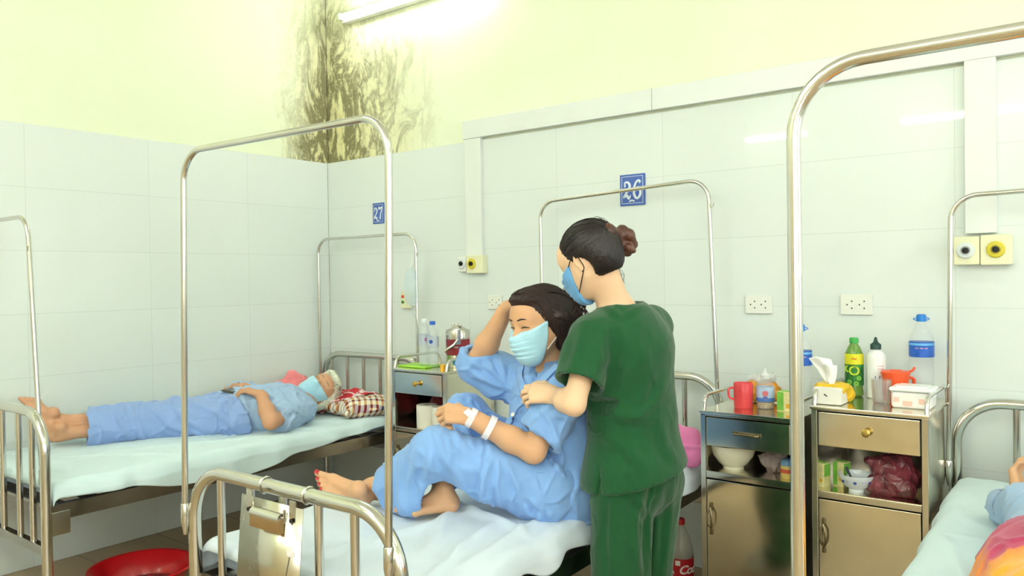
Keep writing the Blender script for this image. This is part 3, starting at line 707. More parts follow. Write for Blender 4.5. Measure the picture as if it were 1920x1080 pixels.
def foot(v, heel, d, up, side, size=1., splay=0.):
    """heel: point at the sole under the heel; d: heel->toes; up: away from the sole; side: big-toe side"""
    d = nrm(d); up = nrm(V(up)-(V(up)@d)*d); s = nrm(V(side)-(V(side)@d)*d-(V(side)@up)*up); H = V(heel); S = size; tips = []
    P_ = lambda a, b, c: H+(d*a+s*b+up*c)*S
    v.ell(P_(.028, 0, .030), (.034*S, .028*S, .032*S), [d, s, up], .02)
    v.cap(P_(.03, 0, .035), P_(.045, 0, .085), .030*S, .031*S, .02)
    v.cap(P_(.055, .004, .060), P_(.125, .012, .030), .030*S, .021*S, .02); v.cap(P_(.03, -.012, .024), P_(.15, -.026, .016), .021*S, .014*S, .02); v.cap(P_(.04, .010, .03), P_(.158, .024, .020), .022*S, .019*S, .02)
    v.cap(P_(.150, .026, .018), P_(.152, -.032, .014), .017*S, .013*S, .014)
    for i, (b, L, r) in enumerate(((.027, .062, .0125), (.007, .056, .0090), (-.008, .048, .0084), (-.021, .039, .0080), (-.033, .029, .0078))):
        b0 = P_(.150-.003*i, b*.95, .017-.001*i); b1 = P_(.150+L*.45-.004*i, b*1.04, .017); b2 = P_(.150+L-.008*i*.6, b*1.06, .012); v.cap(b0, b1, r*S*1.05, r*S, .004); v.cap(b1, b2, r*S, r*S*.95, .003)
        tips.append((b2, d, up, r*S))
    return tips
def nails(name, tips, m, parent, k=.62, back=.0):
    mb = MB()
    for (p, d, n, r) in tips:
        d, n = nrm(d), nrm(n); s = np.cross(d, n); c = p+n*r*.62+d*r*(.35+back)
        def fn(u, w_): a = (u-.5)*1.9; b = (w_-.5)*1.5; return Vector(c+s*math.sin(a)*r*k*1.25+d*b*r*.95+n*(math.cos(a)*r*.42-abs(b)**2*r*.18))
        mb.grid(fn, 7, 5)
    o = obj(name, mb, m, parent, sharp=0); md = o.modifiers.new('t', 'SOLIDIFY'); md.thickness = .0009; md.offset = 0; return o
def head(v, c, f, u, S=1., jaw=1.):
    """c: centre of the skull; f: facing; u: crown"""
    f = nrm(f); u = nrm(V(u)-(V(u)@f)*f); s = np.cross(u, f); c = V(c); P_ = lambda a, b, h_: c+(f*a+s*b+u*h_)*S; R = [f, s, u]
    v.ell(P_(-.012, 0, .022), (.094*S, .076*S, .082*S), R, .02); v.ell(P_(.028, 0, -.005), (.066*S, .066*S, .085*S), R, .03)
    v.ell(P_(.045, 0, -.060), (.042*S, .048*S*jaw, .048*S), R, .03)
    for q in (-1, 1):
        v.ell(P_(.060, .034*q, -.028), (.028*S, .026*S, .022*S), R, .025); v.cap(P_(.010, .056*q, -.045), P_(.060, .022*q, -.090), .020*S, .020*S, .03)
        v.ell(P_(.098, .031*q, .001), (.0165*S, .018*S, .011*S), R, .014, cut=True)
        v.ell(P_(.076, .031*q, .001), (.0145*S, .017*S, .0105*S), R, .006)
        v.cap(P_(.0815, .016*q, .019), P_(.071, .044*q, .020), .008*S, .007*S, .016)
        v.ell(P_(-.006, .074*q, -.006), (.017*S, .007*S, .029*S), [nrm(f+s*q*.45-u*.15), nrm(s*q-f*.45), u], .006); v.ell(P_(-.004, .083*q, -.002), (.009*S, .006*S, .017*S), R, .004, cut=True); v.ell(P_(.0, .075*q, -.030), (.008*S, .0055*S, .009*S), R, .005)
        v.ell(P_(.103, .011*q, -.036), (.009*S, .008*S, .007*S), R, .006)
    v.ell(P_(.064, 0, .036), (.022*S, .050*S, .032*S), R, .03); v.cap(P_(.084, 0, .012), P_(.112, 0, -.030), .0075*S, .0115*S, .010)
    v.cap(P_(.092, -.016, -.062), P_(.092, .016, -.062), .009*S, .009*S, .010); v.cap(P_(.098, -.020, -.0665), P_(.098, .020, -.0665), .0035*S, .0035*S, .004, None, True)
    v.cap(P_(.089, -.012, -.075), P_(.089, .012, -.075), .009*S, .009*S, .009); v.ell(P_(.082, 0, -.100), (.018*S, .020*S, .015*S), R, .02)
    return P_, R
def skin(name, col, blush='#c9765e'):
    t = NT(name); c = lin(col); t.l(t.mix(t.math('MULTIPLY', t.noise(22, 5), .35), c, tuple(a*.6+b*.4 for a, b in zip(c[:3], lin(blush)[:3]))+(1,)), t.b.inputs['Base Color'])
    b = t.b; b.inputs['Roughness'].default_value = .5; b.inputs['Subsurface Weight'].default_value = .12; b.inputs['Subsurface Radius'].default_value = (.01, .004, .002); b.inputs['Subsurface Scale'].default_value = 1.; b.inputs['Specular IOR Level'].default_value = .35
    t.bump(t.noise(260, 3), .12, .002); return t.m
def hair_mat(name, a, b, rough=.38):
    t = NT(name); mp = t.mapping((1, 1, 1)); n = t.noise(18, 6, .7, vec=mp)
    t.l(t.ramp(n, [(.3, a), (.72, b)]), t.b.inputs['Base Color']); t.b.inputs['Roughness'].default_value = rough; t.b.inputs['Specular IOR Level'].default_value = .5; t.b.inputs['Anisotropic'].default_value = .6
    return t.m
def strands(name, curves, r, m, parent, seg=5):
    mb = MB()
    for pts in curves:
        P_ = [Vector(p) for p in pts]; n = len(P_); q = []
        for i in range(n-1):
            p0 = P_[max(i-1, 0)]; p1 = P_[i]; p2 = P_[i+1]; p3 = P_[min(i+2, n-1)]
            for k in range(5):
                f = k/5; q.append(.5*((2*p1)+(-p0+p2)*f+(2*p0-5*p1+4*p2-p3)*f*f+(-p0+3*p1-3*p2+p3)*f**3))
        q.append(P_[-1]); N_ = len(q); mb.tube(q, [r*(.35+.65*math.sin(PI*min(1, (i+1)/(N_)*.98+.02))**.6) for i in range(N_)], seg, cap=False)
    return obj(name, mb, m, parent, sharp=0, flipfix=False)
def tri_loop(name, pts, r, m, parent): return obj(name, MB().tube(fillet(pts, .02, 4), r, 8), m, parent)
# ---------------------------------------------------------------- the seated patient
R_, U_, W_ = V(CR), V(0, 0, 1), V(CF)          # picture right, up, away (directions in the room)
R_ = nrm(R_*np.array([1, 1, 0])); W_ = nrm(W_*np.array([1, 1, 0]))
A = lambda x, y, d: V(at(x, y, d))
SK1 = skin('warm_skin', '#dcae84'); SK2 = skin('fair_skin', '#f0cba4'); SK3 = skin('aged_skin', '#d0a07c')
BLUE = fabric('blue_ward_cotton', '#86b0e6', var=.05, bump=.16, soft=16); BLUE_L = fabric('pale_blue_ward_cotton', '#a3c0e0', var=.05, bump=.16, soft=16); BLUE_B = fabric('blue_trouser_cotton', '#8fabdd', var=.05, bump=.16, soft=16)
MASKM = fabric('mask_fleece', '#b2e0f2', weave=1500, var=.02, bump=.08, soft=40); MASKD = fabric('mask_fleece_blue', '#6fb0e6', weave=1500, var=.02, bump=.08, soft=40)
HAIR1 = hair_mat('dark_brown_hair', '#170d0b', '#38201a', .6); HAIR2 = hair_mat('black_brown_hair', '#0f0b0b', '#221715', .5); HAIRB = hair_mat('bun_hair', '#331c16', '#6b4030'); HAIR3 = hair_mat('white_hair', '#c9ccb4', '#eef0dc', .5)
NAILR = mat('red_nail_polish', '#b8232c', .15, coat=.6, var=0); NAILN = mat('natural_nail', '#e8bfa4', .25, var=0); STRAP = mat('white_elastic', '#e8eef2', .6, var=0); BSTR = mat('black_elastic', '#1a1410', .6, var=0)

pr = thing('person', A(1040, 960, 2.62)*np.array([1, 1, 0])+V(0, 0, .575), 'seated person in blue ward clothes and pale mask, one hand raised to brown hair', 'person')
F1 = nrm(-R_*.876-W_*.48); SD = nrm(-W_*.876+R_*.48)         # chest faces F1; SD points to the near (left) shoulder
PEL, WA, CH, NB = A(1046, 895, 2.66), A(1052, 835, 2.66), A(1040, 765, 2.64), A(1036, 700, 2.62)
HC = A(1013, 601, 2.565); HF = nrm(-R_*.80-W_*.58-U_*.22); HU = nrm(U_*1-R_*.10)
Lsh, Lel, Lwr = A(1060, 728, 2.49), A(1000, 846, 2.43), A(882, 783, 2.43)
Rsh, Rel, Rwr = A(974, 716, 2.76), A(894, 680, 2.76), A(950, 578, 2.67)
Lhip, Lkn, Lan = A(1022, 915, 2.53), A(820, 846, 2.44), A(712, 915, 2.66)
Rhip, Rkn, Ran = A(1012, 900, 2.79), A(873, 774, 2.80), A(826, 925, 2.55)
def patient_body():
    v = Vol(); ear = head(v, HC, HF, HU, 1.)
    v.chain([PEL, WA, CH], [.11, .10, .105], .04, (F1, .7)); v.chain([CH, NB], [.10, .06], .04, (F1, .7))
    v.cap(NB, HC-HU*.05-HF*.012, .052, .048, .03); v.chain([Rsh, NB-U_*.02, Lsh], [.045, .05, .045], .04)
    v.chain([Lsh, Lel], [.045, .036], .02); v.chain([Lel, Lel*.65+Lwr*.35, Lwr], [.036, .038, .0265], .02)
    v.chain([Rsh, Rel], [.042, .038], .02); v.chain([Rel, Rel*.65+Rwr*.35, Rwr], [.038, .039, .025], .02)
    v.chain([Lhip, Lkn, Lan], [.07, .048, .034], .02); v.chain([Rhip, Rkn, Ran], [.07, .048, .033], .02)
    t1 = hand(v, Lwr, nrm(-R_*.95+U_*.20+W_*.05), nrm(-U_*.72+W_*.62-R_*.1), nrm(W_*.6+U_*.6), .95, (.75, .85, .95, 1.05), (1.25, 1.25, 1.25, 1.2), .04, .9, .3)
    t2 = hand(v, Rwr, nrm(R_*.72+U_*.62-W_*.25), nrm(R_*.45-U_*.8+W_*.0), nrm(-W_*.7-U_*.1-R_*.1), .93, (.25, .25, .3, .35), (.45, .45, .45, .45), .12, .3, .6)
    f1 = foot(v, A(692, 942, 2.64), nrm(-R_*.90+U_*.36), nrm(-W_*.78+U_*.55+R_*.25), nrm(U_*.75+W_*.6), .92)
    v.cap(Lan, A(694, 915, 2.66), .034, .033, .03)
    f2 = foot(v, A(858, 958, 2.53), nrm(-R_*.93-W_*.2), U_, nrm(W_), .9)
    return v, t1, t2, f1, f2
v, hl, hr_, fl, fr_ = patient_body()
def bx(c, r): c = V(c); return (c-r, c+r)
P, F = merge_regions(v, .006, [bx(HC, .15), bx(Lwr-R_*.05, .125), bx(Rwr+R_*.05+U_*.03, .125), bx(A(640, 905, 2.64), .14), bx(A(826, 940, 2.54), .10)], .0026)
vobj('body', P, F, SK1, pr); BB1 = BVHTree.FromPolygons([Vector(x) for x in P], [tuple(int(i) for i in f) for f in F])
nails('toenails', fl, NAILR, pr)['label'] = 'red painted toenails'
nails('fingernails', hl[:4], NAILN, pr, .6)
hp = lambda a, b, h_: HC+(HF*a+np.cross(HU, HF)*b+nrm(HU-HF*(HU@HF))*h_)*1.
# trousers
def limb_cloth(v, a, b, ra, rb, k=.03): v.cap(a, b, ra, rb, k)
v = Vol(); v.ell(PEL-U_*.03, (.15, .165, .13), [F1, SD, U_], .05); v.cap(Lhip, Rhip, .105, .10, .05)
v.chain([Lhip-U_*.005, (Lhip+Lkn)/2-U_*.005, Lkn], [.108, .090, .070], .03); v.chain([Lkn, (Lkn+Lan)/2-U_*.012, Lan+(Lkn-Lan)*.10-U_*.012], [.070, .066, .072], .03)
v.chain([A(745, 935, 2.62), A(772, 942, 2.50), A(800, 885, 2.49)], [.052, .040, .050], .03)
v.chain([Rhip, (Rhip+Rkn)/2, Rkn], [.100, .082, .066], .03); v.chain([Rkn, (Rkn+Ran)/2, Ran+(Rkn-Ran)*.28], [.066, .062, .066], .03)
hd = nrm(Lan-Lkn); hd = nrm(hd*.8-R_*.6); v.plane(A(724, 920, 2.62), nrm(hd), .17); v.cap(A(724, 918, 2.62)+hd*.1, A(760, 905, 2.60), .052, .044, .01, None, True)
hd2 = nrm(Ran-Rkn); v.plane(A(832, 903, 2.56), nrm(hd2), .12); v.cap(A(832, 903, 2.56)+hd2*.08, A(838, 870, 2.6), .052, .044, .008, None, True)
v.plane(V(0, 0, .572)*1+A(980, 960, 2.5)*V(1, 1, 0), -U_, 1.2, .02)
P, F = v.mesh(.005); P = relax(P, F, 1)
P = wrinkle(P, F, .006, (9, 9, 9), 3); P = wrinkle(P, F, .0065, (15, 15, 12), 8, .95)
q = lambda *l: [(740+x/3.6, 700+y/3.6) for x, y in l]
FT = [(q((650, 600), (600, 700), (590, 820), (620, 960)), .010, 6), (q((700, 610), (690, 760), (720, 960)), .008, 5), (q((760, 620), (820, 740), (900, 940)), .008, 6), (q((880, 820), (960, 900), (980, 1000)), .008, 5),
      (q((290, 440), (330, 560), (430, 700), (520, 860)), .009, 8), (q((250, 480), (240, 620), (150, 900)), .008, 9), (q((160, 520), (110, 720), (90, 920)), .007, 8), (q((60, 600), (40, 780), (45, 930)), .006, 7),
      (q((420, 160), (460, 300), (520, 480)), .007, 5), (q((500, 170), (560, 320), (600, 520)), .007, 5), (q((560, 240), (620, 380), (650, 560)), .006, 5), (q((380, 330), (420, 430), (500, 520)), .007, 6), (q((680, 590), (560, 640), (430, 640)), .006, 8), (q((930, 860), (1050, 960), (1060, 1000)), .006, 5)]
P = folds(P, F, FT); vobj('trousers', P, F, BLUE, pr)
# shirt
v = Vol(); CHs = CH
v.chain([PEL-U_*.04-F1*.01, WA-F1*.01, CH], [.180, .165, .158], .05, (F1, .82)); v.chain([CH, NB-U_*.045], [.155, .110], .05, (F1, .78))
v.chain([Rsh-U_*.005, NB-U_*.035, Lsh-U_*.005], [.066, .070, .068], .04)
v.cap(PEL+F1*.06+U_*.03, CH+F1*.03, .10, .105, .06)
v.chain([A(955, 838, 2.58), A(1005, 888, 2.54), A(1062, 925, 2.57)], [.075, .095, .115], .04); e1 = nrm(Lel-Lsh); cL = Lsh+(Lel-Lsh)*.80; v.chain([Lsh, Lsh+(Lel-Lsh)*.4, cL+e1*.035], [.070, .068, .072], .03); 
e2 = nrm(Rel-Rsh); v.chain([Rsh, (Rsh+Rel)/2-U_*.012, Rel-U_*.008], [.070, .072, .062], .04); v.cap(Rel-U_*.01, A(897, 664, 2.75), .060, .056, .03)
cR = A(902, 656, 2.745); eR = nrm(Rwr-Rel)
v.plane(cL, nrm(e1*.9-R_*.25), .105); v.cap(cL+e1*.06, cL-e1*.05, .058, .050, .006, None, True)
v.plane(cR+eR*.0, nrm(eR*.9-R_*.45), .085); v.cap(cR+eR*.05, cR-eR*.035, .050, .044, .006, None, True)
hem = nrm(-R_*.62-U_*.78); v.plane(A(998, 922, 2.55), hem, .42); v.plane(A(1060, 962, 2.6), nrm(-U_-R_*.2), .3)
# neck opening with a V at the front
v.cap(NB+U_*.04, NB+U_*.10-R_*.02, .060, .075, .01, None, True); v.cap(A(1006, 694, 2.56), A(990, 722, 2.52), .030, .010, .008, None, True)
P, F = v.mesh(.0045); P = relax(P, F, 1)
P = wrinkle(P, F, .007, (8, 8, 9), 13); P = wrinkle(P, F, .0070, (15, 15, 13), 18, .95)
FS = [(q((960, 330), (900, 400), (860, 360)), .006, 5), (q((1000, 250), (1060, 340), (1100, 470)), .008, 6), (q((980, 480), (1030, 560), (1120, 700), (1130, 850)), .008, 7), (q((760, 560), (830, 640), (900, 760)), .009, 7), (q((880, 600), (960, 700), (1000, 830)), .008, 7),
      (q((1040, 560), (1160, 720), (1210, 900)), .008, 7), (q((1230, 640), (1240, 760), (1180, 900)), .007, 7), (q((760, 160), (740, 260), (790, 380)), .007, 6), (q((840, 130), (800, 260), (850, 330)), .006, 5), (q((900, 110), (860, 230), (780, 330)), .006, 5), (q((1060, 280), (1200, 300), (1270, 240)), .006, 6),
      (q((540, 10), (640, 60), (760, 110)), .009, 6), (q((620, -60), (700, 20), (760, 100)), .009, 6), (q((700, -110), (740, 0), (770, 90)), .009, 6), (q((520, -70), (600, -30), (640, 40)), .007, 5), (q((800, -40), (790, 40), (800, 140)), .007, 5), (q((1000, -60), (940, 20), (900, 80)), .007, 5)]
P = folds(P, F, FS); shirt1 = vobj('shirt', P, F, BLUE, pr)
def bvh(P, F): return BVHTree.FromPolygons([Vector(x) for x in P], [tuple(int(i) for i in f) for f in F])
SB = bvh(P, F)
def cast(T, px, py):
    d = (at(px, py, 1)-CL).normalized(); h_ = T.ray_cast(CL, d); return h_[0], h_[1]
def ribbon(T, pts, wd, lift, m, parent, name, thick=.0025, nn=5):
    """a strip of cloth laid on a surface along picture points"""
    hit = []
    for i in range(len(pts)-1):
        for k in range(8):
            f = k/8; x = pts[i][0]*(1-f)+pts[i+1][0]*f; y = pts[i][1]*(1-f)+pts[i+1][1]*f; p, n = cast(T, x, y)
            if p is not None: hit.append((p, n))
    if len(hit) < 3: return None
    ps = [h_[0] for h_ in hit]; ns = [h_[1] for h_ in hit]
    for _ in range(3): ps = [ps[0]]+[(ps[i-1]+ps[i]*2+ps[i+1])/4 for i in range(1, len(ps)-1)]+[ps[-1]]; ns = [ns[0]]+[(ns[i-1]+ns[i]+ns[i+1]).normalized() for i in range(1, len(ns)-1)]+[ns[-1]]
    vs = []
    for i in range(len(ps)):
        t = (ps[min(i+1, len(ps)-1)]-ps[max(i-1, 0)]).normalized(); s = t.cross(ns[i]).normalized()
        for j in range(nn): a = j/(nn-1)-.5; vs.append(ps[i]+ns[i]*(lift*(1-abs(a)*.6))+s*a*wd)
    fs = [(i*nn+j, i*nn+j+1, (i+1)*nn+j+1, (i+1)*nn+j) for i in range(len(ps)-1) for j in range(nn-1)]
    o = obj(name, MB().add(vs, fs), m, parent, sharp=0); md = o.modifiers.new('t', 'SOLIDIFY'); md.thickness = thick; md.offset = 0; return o
ribbon(SB, [(1048, 686), (1030, 702), (1010, 722), (988, 745)], .040, .007, BLUE, pr, 'collar')
ribbon(SB, [(978, 690), (976, 708), (981, 724), (986, 742)], .034, .007, BLUE, pr, 'collar')
ribbon(SB, [(988, 745), (970, 765), (955, 790), (948, 815)], .026, .004, BLUE, shirt1, 'placket')
for (bx_, by_) in ((963, 778),):
    p_, n_ = cast(SB, bx_, by_)
    if p_: obj('button', MB().lathe([(0, 0), (.007, 0), (.0075, .002), (.006, .0035), (.003, .002), (0, .002)], p_+n_*.004, 16, n_.to_track_quat('Z', 'Y').to_matrix()), WHITE_PL, shirt1)
# undershirt in the V
v = Vol(); v.cap(A(1003, 726, 2.60), A(990, 745, 2.58), .034, .03, .01); P, F = v.mesh(.006); vobj('undershirt', P, F, fabric('olive_cotton', '#3d4a38'), pr)
# wristbands and cannula tape
def band(a, b, f, r, wd, m, parent, name, flat=1.):
    d = nrm(b-a); c = a+(b-a)*f; M = Vector(d).to_track_quat('Z', 'Y').to_matrix(); return obj(name, MB().lathe([(r, -wd/2), (r+.0012, -wd/2), (r+.0012, wd/2), (r, wd/2), (r, -wd/2)], Vector(c), 32, M), m, parent)
PAPER = mat('white_paper', '#f4eef0')
band(Lel, Lwr, .99, .0305, .019, PAPER, pr, 'wristband'); w2 = band(Lel, Lwr, .70, .0375, .020, PAPER, pr, 'wristband')
T_ = bvh(*Vol().chain([Lel, Lel*.65+Lwr*.35, Lwr], [.041, .042, .0285]).mesh(.005)); ribbon(T_, [(874, 771), (882, 777), (889, 784)], .022, .003, PAPER, pr, 'cannula_tape')
# mask
def face_mask(hc, f0, u0, P_, R, S, m, parent, strapm, top=-.012, jaw=1., back=.040):
    f, s, u = R; v = Vol(); head(v, hc, f0, u0, S, jaw)
    w_ = Vol(); w_.ell(P_(.060, 0, -.062), (.058*S, .050*S, .052*S), R, .02); w_.cap(P_(.096, 0, -.012), P_(.106, 0, -.055), .018*S, .020*S, .03); w_.ell(P_(.056, 0, -.095), (.046*S, .042*S, .036*S), R, .03)
    def fn(D, ax):
        D = smin(D-.0055, w_.eval(ax), .02); X, Y, Z = ax[0][:, None, None], ax[1][None, :, None], ax[2][None, None, :]
        pl = lambda c, n: (X-c[0])*n[0]+(Y-c[1])*n[1]+(Z-c[2])*n[2]
        for c, n in ((P_(.09, 0, top), nrm(u*1+f*.30)), (P_(back, 0, -.05), nrm(-f-u*.25))): D = -smin(-D, -pl(c, n), .004)
        return D
    P, F = v.mesh(.0026, fn=fn, lo=V(hc)-.2, hi=V(hc)+.2); hh = (P-P_(0, 0, 0))@u; lat = (P-P_(0, 0, 0))@s; N = vnormals(P, F)
    for k, z0 in enumerate((-.042, -.058, -.074, -.088)): d = hh-z0*S+.08*np.abs(lat)*(k-1.5)*.5; fd = np.clip(1.25-np.abs(lat)/(.05*S), 0, 1); P = P - N*(.0022*np.exp(-(d/.0028)**2)*fd)[:, None] + N*(.0016*np.exp(-((d+.005)/.004)**2)*fd)[:, None]
    P = P + N*(.0010*np.exp(-((hh-(top-.006)*S+.3*((P-P_(0,0,0))@f-.09*S))/.003)**2))[:, None]
    o = vobj('face_mask', P, F, m, parent)
    for q in (-1, 1):
        obj('ear_loop', MB().tube(fillet([P_(back+.012, .066*q, -.014), P_(.004, .089*q, .020), P_(-.018, .093*q, .016), P_(-.022, .091*q, -.026), P_(back+.004, .062*q, -.084)], .012, 5), .0016*S, 8), strapm, o)
    return o
def HCm(P_): return P_(0, 0, 0)
R1 = [HF, np.cross(nrm(HU-HF*(HU@HF)), HF), nrm(HU-HF*(HU@HF))]
R1[1] = np.cross(R1[2], HF)
face_mask(HC, HF, HU, hp, R1, 1., MASKM, pr, STRAP)
def brows_lashes(T, P_, f, parent, m, eye=.0, brow=.0245):
    def on_face(b, h_, lift):
        o_ = Vector(P_(.2, b, h_)); r = T.ray_cast(o_, Vector(-V(f))); return (r[0]+Vector(f)*lift) if r[0] is not None else o_
    mb = MB()
    for q in (-1, 1): mb.tube([on_face(q*(.017+.0080*i), eye-.002+.0042*math.sin(PI*i/4), .0010) for i in range(5)], [.0009, .0018, .0022, .0019, .0010], 6)
    obj('eyelashes', mb, m, parent); mb = MB()
    for q in (-1, 1): mb.tube([on_face(q*(.013+.0085*i), brow+.0035*math.sin(PI*i/4.5)-.0012*(i == 4), -.0002) for i in range(5)], [.0018, .0028, .0028, .0022, .0009], 8)
    obj('eyebrows', mb, m, parent)
brows_lashes(BB1, hp, HF, pr, HAIR2)
# hair: a loose wavy bob swept over by the raised hand
v = Vol(); Rr = R1; S = .93
v.ell(hp(-.018, 0, .026), (.108*S, .094*S, .094*S), Rr, .03); v.ell(hp(-.050, 0, -.035), (.075*S, .086*S, .088*S), Rr, .04)
for q in (-1, 1): v.cap(hp(-.012, .077*q, .01), hp(-.035, .073*q, -.095), .030*S, .024*S, .03)
v.ell(hp(.040, .0, .084), (.046*S, .068*S, .022*S), Rr, .03)
v.cap(hp(-.09, .03, .03), hp(-.115, .05, -.05), .035*S, .03*S, .03)
v.ell(hp(.108, 0, -.010), (.070*S, .070*S, .082*S), Rr, .012, cut=True); v.ell(hp(.075, .0, -.07), (.075*S, .062*S, .075*S), Rr, .012, cut=True)
P, F = v.mesh(.0035); ctr = hp(-.01, 0, .02); N = vnormals(P, F); loc = np.stack([(P-ctr)@r_ for r_ in R1], 1); ang = np.arctan2(loc[:, 2]+.05, loc[:, 0]+.3*loc[:, 1]); 
wv = np.stack([ang*7+loc[:, 1]*12, loc[:, 1]*34+np.sin(loc[:, 2]*38)*1.2, loc[:, 2]*6], 1)
P = P+N*(.0022*pnoise(wv*1.0, 4)+.0012*pnoise(wv*2.6, 5))[:, None]; HB = bvh(P, F); hair1 = vobj('hair', P, F, HAIR1, pr)
rn = random.Random(11); cs = []
def hairpts(P_, a0, az, n, reach, drop, curl):
    out = []
    for i in range(n):
        f = i/(n-1); th = f*reach; c_ = (math.cos(th), math.sin(th)); a_ = .04+.0-.115*math.sin(th)*math.cos(az)+.07*math.cos(th)*0; 
        out.append(P_(.075*math.cos(th+.25)-.02, math.sin(az)*(.02+.078*math.sin(min(PI/2, th*1.1))), .125*math.cos(th*.95)-.0-drop*max(0, f-.6))+V(0, 0, 0))
    return out
for k in range(330):
    az = rn.uniform(.15, 1.25)*rn.choice((1, 1, 1, -1)); pts = []; tw = rn.uniform(0, 6); amp = rn.uniform(.002, .008); back = rn.uniform(-.02, .10); 
    for i in range(8):
        f = i/7; s_ = math.sin(f*PI*.62); p_ = V(.070-(.085+back)*f, (.018+.075*s_)*math.copysign(1, az)*min(1, .35+abs(az)*.7), .120-.02*f-.215*f*f+.012*math.sin(f*5+tw))
        w_ = np.array([amp*math.sin(f*9+tw), amp*math.cos(f*8+tw), amp*math.sin(f*7)])
        pt = hp(*(p_+w_)); hv = HB.find_nearest(Vector(pt)); 
        pt = V(hv[0]+hv[1]*rn.uniform(.0, .003)+ (Vector(pt)-hv[0])*.12); pts.append(pt)
    cs.append(pts)
for k in range(190):     # combed back from the hairline over the crown
    b0 = rn.uniform(-.066, .066); tw = rn.uniform(0, 6); pts = []
    for i in range(8):
        f = i/7; p_ = hp(.088-.19*f, b0*(1+.35*math.sin(PI*f))+.006*math.sin(f*6+tw), .066+.062*math.sin(PI*min(1, f*.72+.12))-.06*f*f)
        hv = HB.find_nearest(Vector(p_)); pts.append(hv[0]+hv[1]*rn.uniform(.0, .0022))
    cs.append(pts)
for k in range(60):      # loose curls at the back
    b = rn.uniform(-.02, .08); z0 = rn.uniform(.02, .09); tw = rn.uniform(0, 6); L = rn.uniform(.10, .17); a0 = -rn.uniform(.085, .118)
    cs.append([hp(a0-.018*math.sin(PI*f)+.012*math.sin(f*8+tw), b+.016*math.cos(f*8+tw), z0-L*f) for f in [i/8 for i in range(9)]])
strands('hair_locks', cs, .0019, HAIR1, hair1)
# ---------------------------------------------------------------- the woman in green
nu = thing('person', A(1190, 1000, 2.45)*np.array([1, 1, 0]), 'standing person in dark green scrubs with a hair bun, seen from behind', 'person')
GREEN = fabric('green_scrub_cotton', '#194f2b', var=.06, bump=.12, soft=12)
F2 = nrm(-R_*.80+W_*.60); S2 = nrm(np.cross(U_, F2))*1.   # S2: her left side (towards the camera)
if S2@W_ > 0: S2 = -S2
nP, nW, nC, nN = A(1192, 872, 2.47), A(1182, 765, 2.47), A(1172, 655, 2.46), A(1160, 582, 2.45)
nHC = A(1106, 482, 2.42); nHF = nrm(-R_*.72+W_*.62-U_*.42); nHU = nrm(U_*.92-R_*.30)
nLs, nLe, nLw = A(1110, 632, 2.37), A(1076, 758, 2.285), A(1040, 741, 2.40)
nRs, nRe, nRw = A(1222, 612, 2.58), A(1130, 745, 2.68), A(1068, 728, 2.60)
nLh, nRh = A(1168, 905, 2.41), A(1225, 900, 2.55)
nLk, nRk = A(1162, 1130, 2.39), A(1205, 1120, 2.53)
gz = lambda p_: p_*np.array([1, 1, 0])
nLa = gz(nLk)+U_*.08-F2*.02; nRa = gz(nRk)+U_*.08-F2*.03
v = Vol(); S = .98; head(v, nHC, nHF, nHU, S)
nR2 = nrm(nHU-nHF*(nHU@nHF)); nR = [nHF, np.cross(nR2, nHF), nR2]; np_ = lambda a, b, h_: nHC+(nR[0]*a+nR[1]*b+nR[2]*h_)*S
v.chain([nP, nW, nC], [.10, .09, .10], .04, (F2, .7)); v.chain([nC, nN], [.095, .055], .04, (F2, .75))
v.cap(nN-U_*.03, nHC-nR2*.035-nHF*.026, .050, .044, .03); v.chain([nRs, nN-U_*.03, nLs], [.042, .050, .042], .04)
v.chain([nLs, nLe], [.041, .032], .02); v.chain([nLe, nLe*.6+nLw*.4, nLw], [.032, .034, .025], .02)
v.chain([nRs, nRe], [.042, .038], .02); v.chain([nRe, nRe*.6+nRw*.4, nRw], [.038, .036, .026], .02)
v.chain([nLh, nLk, nLa], [.075, .05, .032], .02); v.chain([nRh, nRk, nRa], [.075, .05, .032], .02)
h1 = hand(v, nLw, nrm(-R_*.85+U_*.05+W_*.35), nrm(W_*.75-U_*.50-R_*.2), nrm(U_*.8-W_*.2), .93, (.5, .55, .6, .65), (.6, .65, .7, .7), .06, .4, .5)
h2 = hand(v, nRw, nrm(-R_*.85+U_*.08-W_*.2), nrm(-U_*.6-W_*.1), nrm(-U_*.1+W_*-.6), .93, (.3, .35, .4, .45), None, .08, .4, .6)
for a_ in (nLa, nRa):
    foot(v, gz(a_)-F2*.035+U_*.004, F2, U_, S2 if a_ is nRa else -S2, .95)
P, F = merge_regions(v, .007, [bx(nHC-nR2*.01, .145), bx(A(1030, 735, 2.50), .13)], .0026); vobj('body', P, F, SK2, nu); nails('fingernails', h1[:4], NAILN, nu, .6)
# scrub trousers
v = Vol(); v.ell(nP-U_*.02, (.115, .145, .14), [F2, S2, U_], .04); v.cap(nLh, nRh, .092, .092, .05)
v.chain([nLh, nLk+U_*.02, nLa+U_*.0], [.100, .088, .088], .02); v.chain([nRh, nRk+U_*.02, nRa+U_*.0], [.096, .084, .086], .02)
v.plane(gz(nLa)+U_*.045, -U_, .6)
P, F = v.mesh(.006); P = relax(P, F, 1); P = wrinkle(P, F, .006, (8, 8, 3.5), 31); P = wrinkle(P, F, .003, (20, 20, 9), 33)
P = folds(P, F, [([(1232, 885), (1218, 960), (1212, 1080)], -.016, 8, -.3), ([(1150, 925), (1146, 1000), (1150, 1080)], .006, 7), ([(1205, 930), (1190, 980), (1198, 1080)], .008, 8), ([(1180, 920), (1230, 980), (1225, 1060)], .006, 7), ([(1262, 900), (1255, 980), (1246, 1080)], .005, 6)]); vobj('trousers', P, F, GREEN, nu)
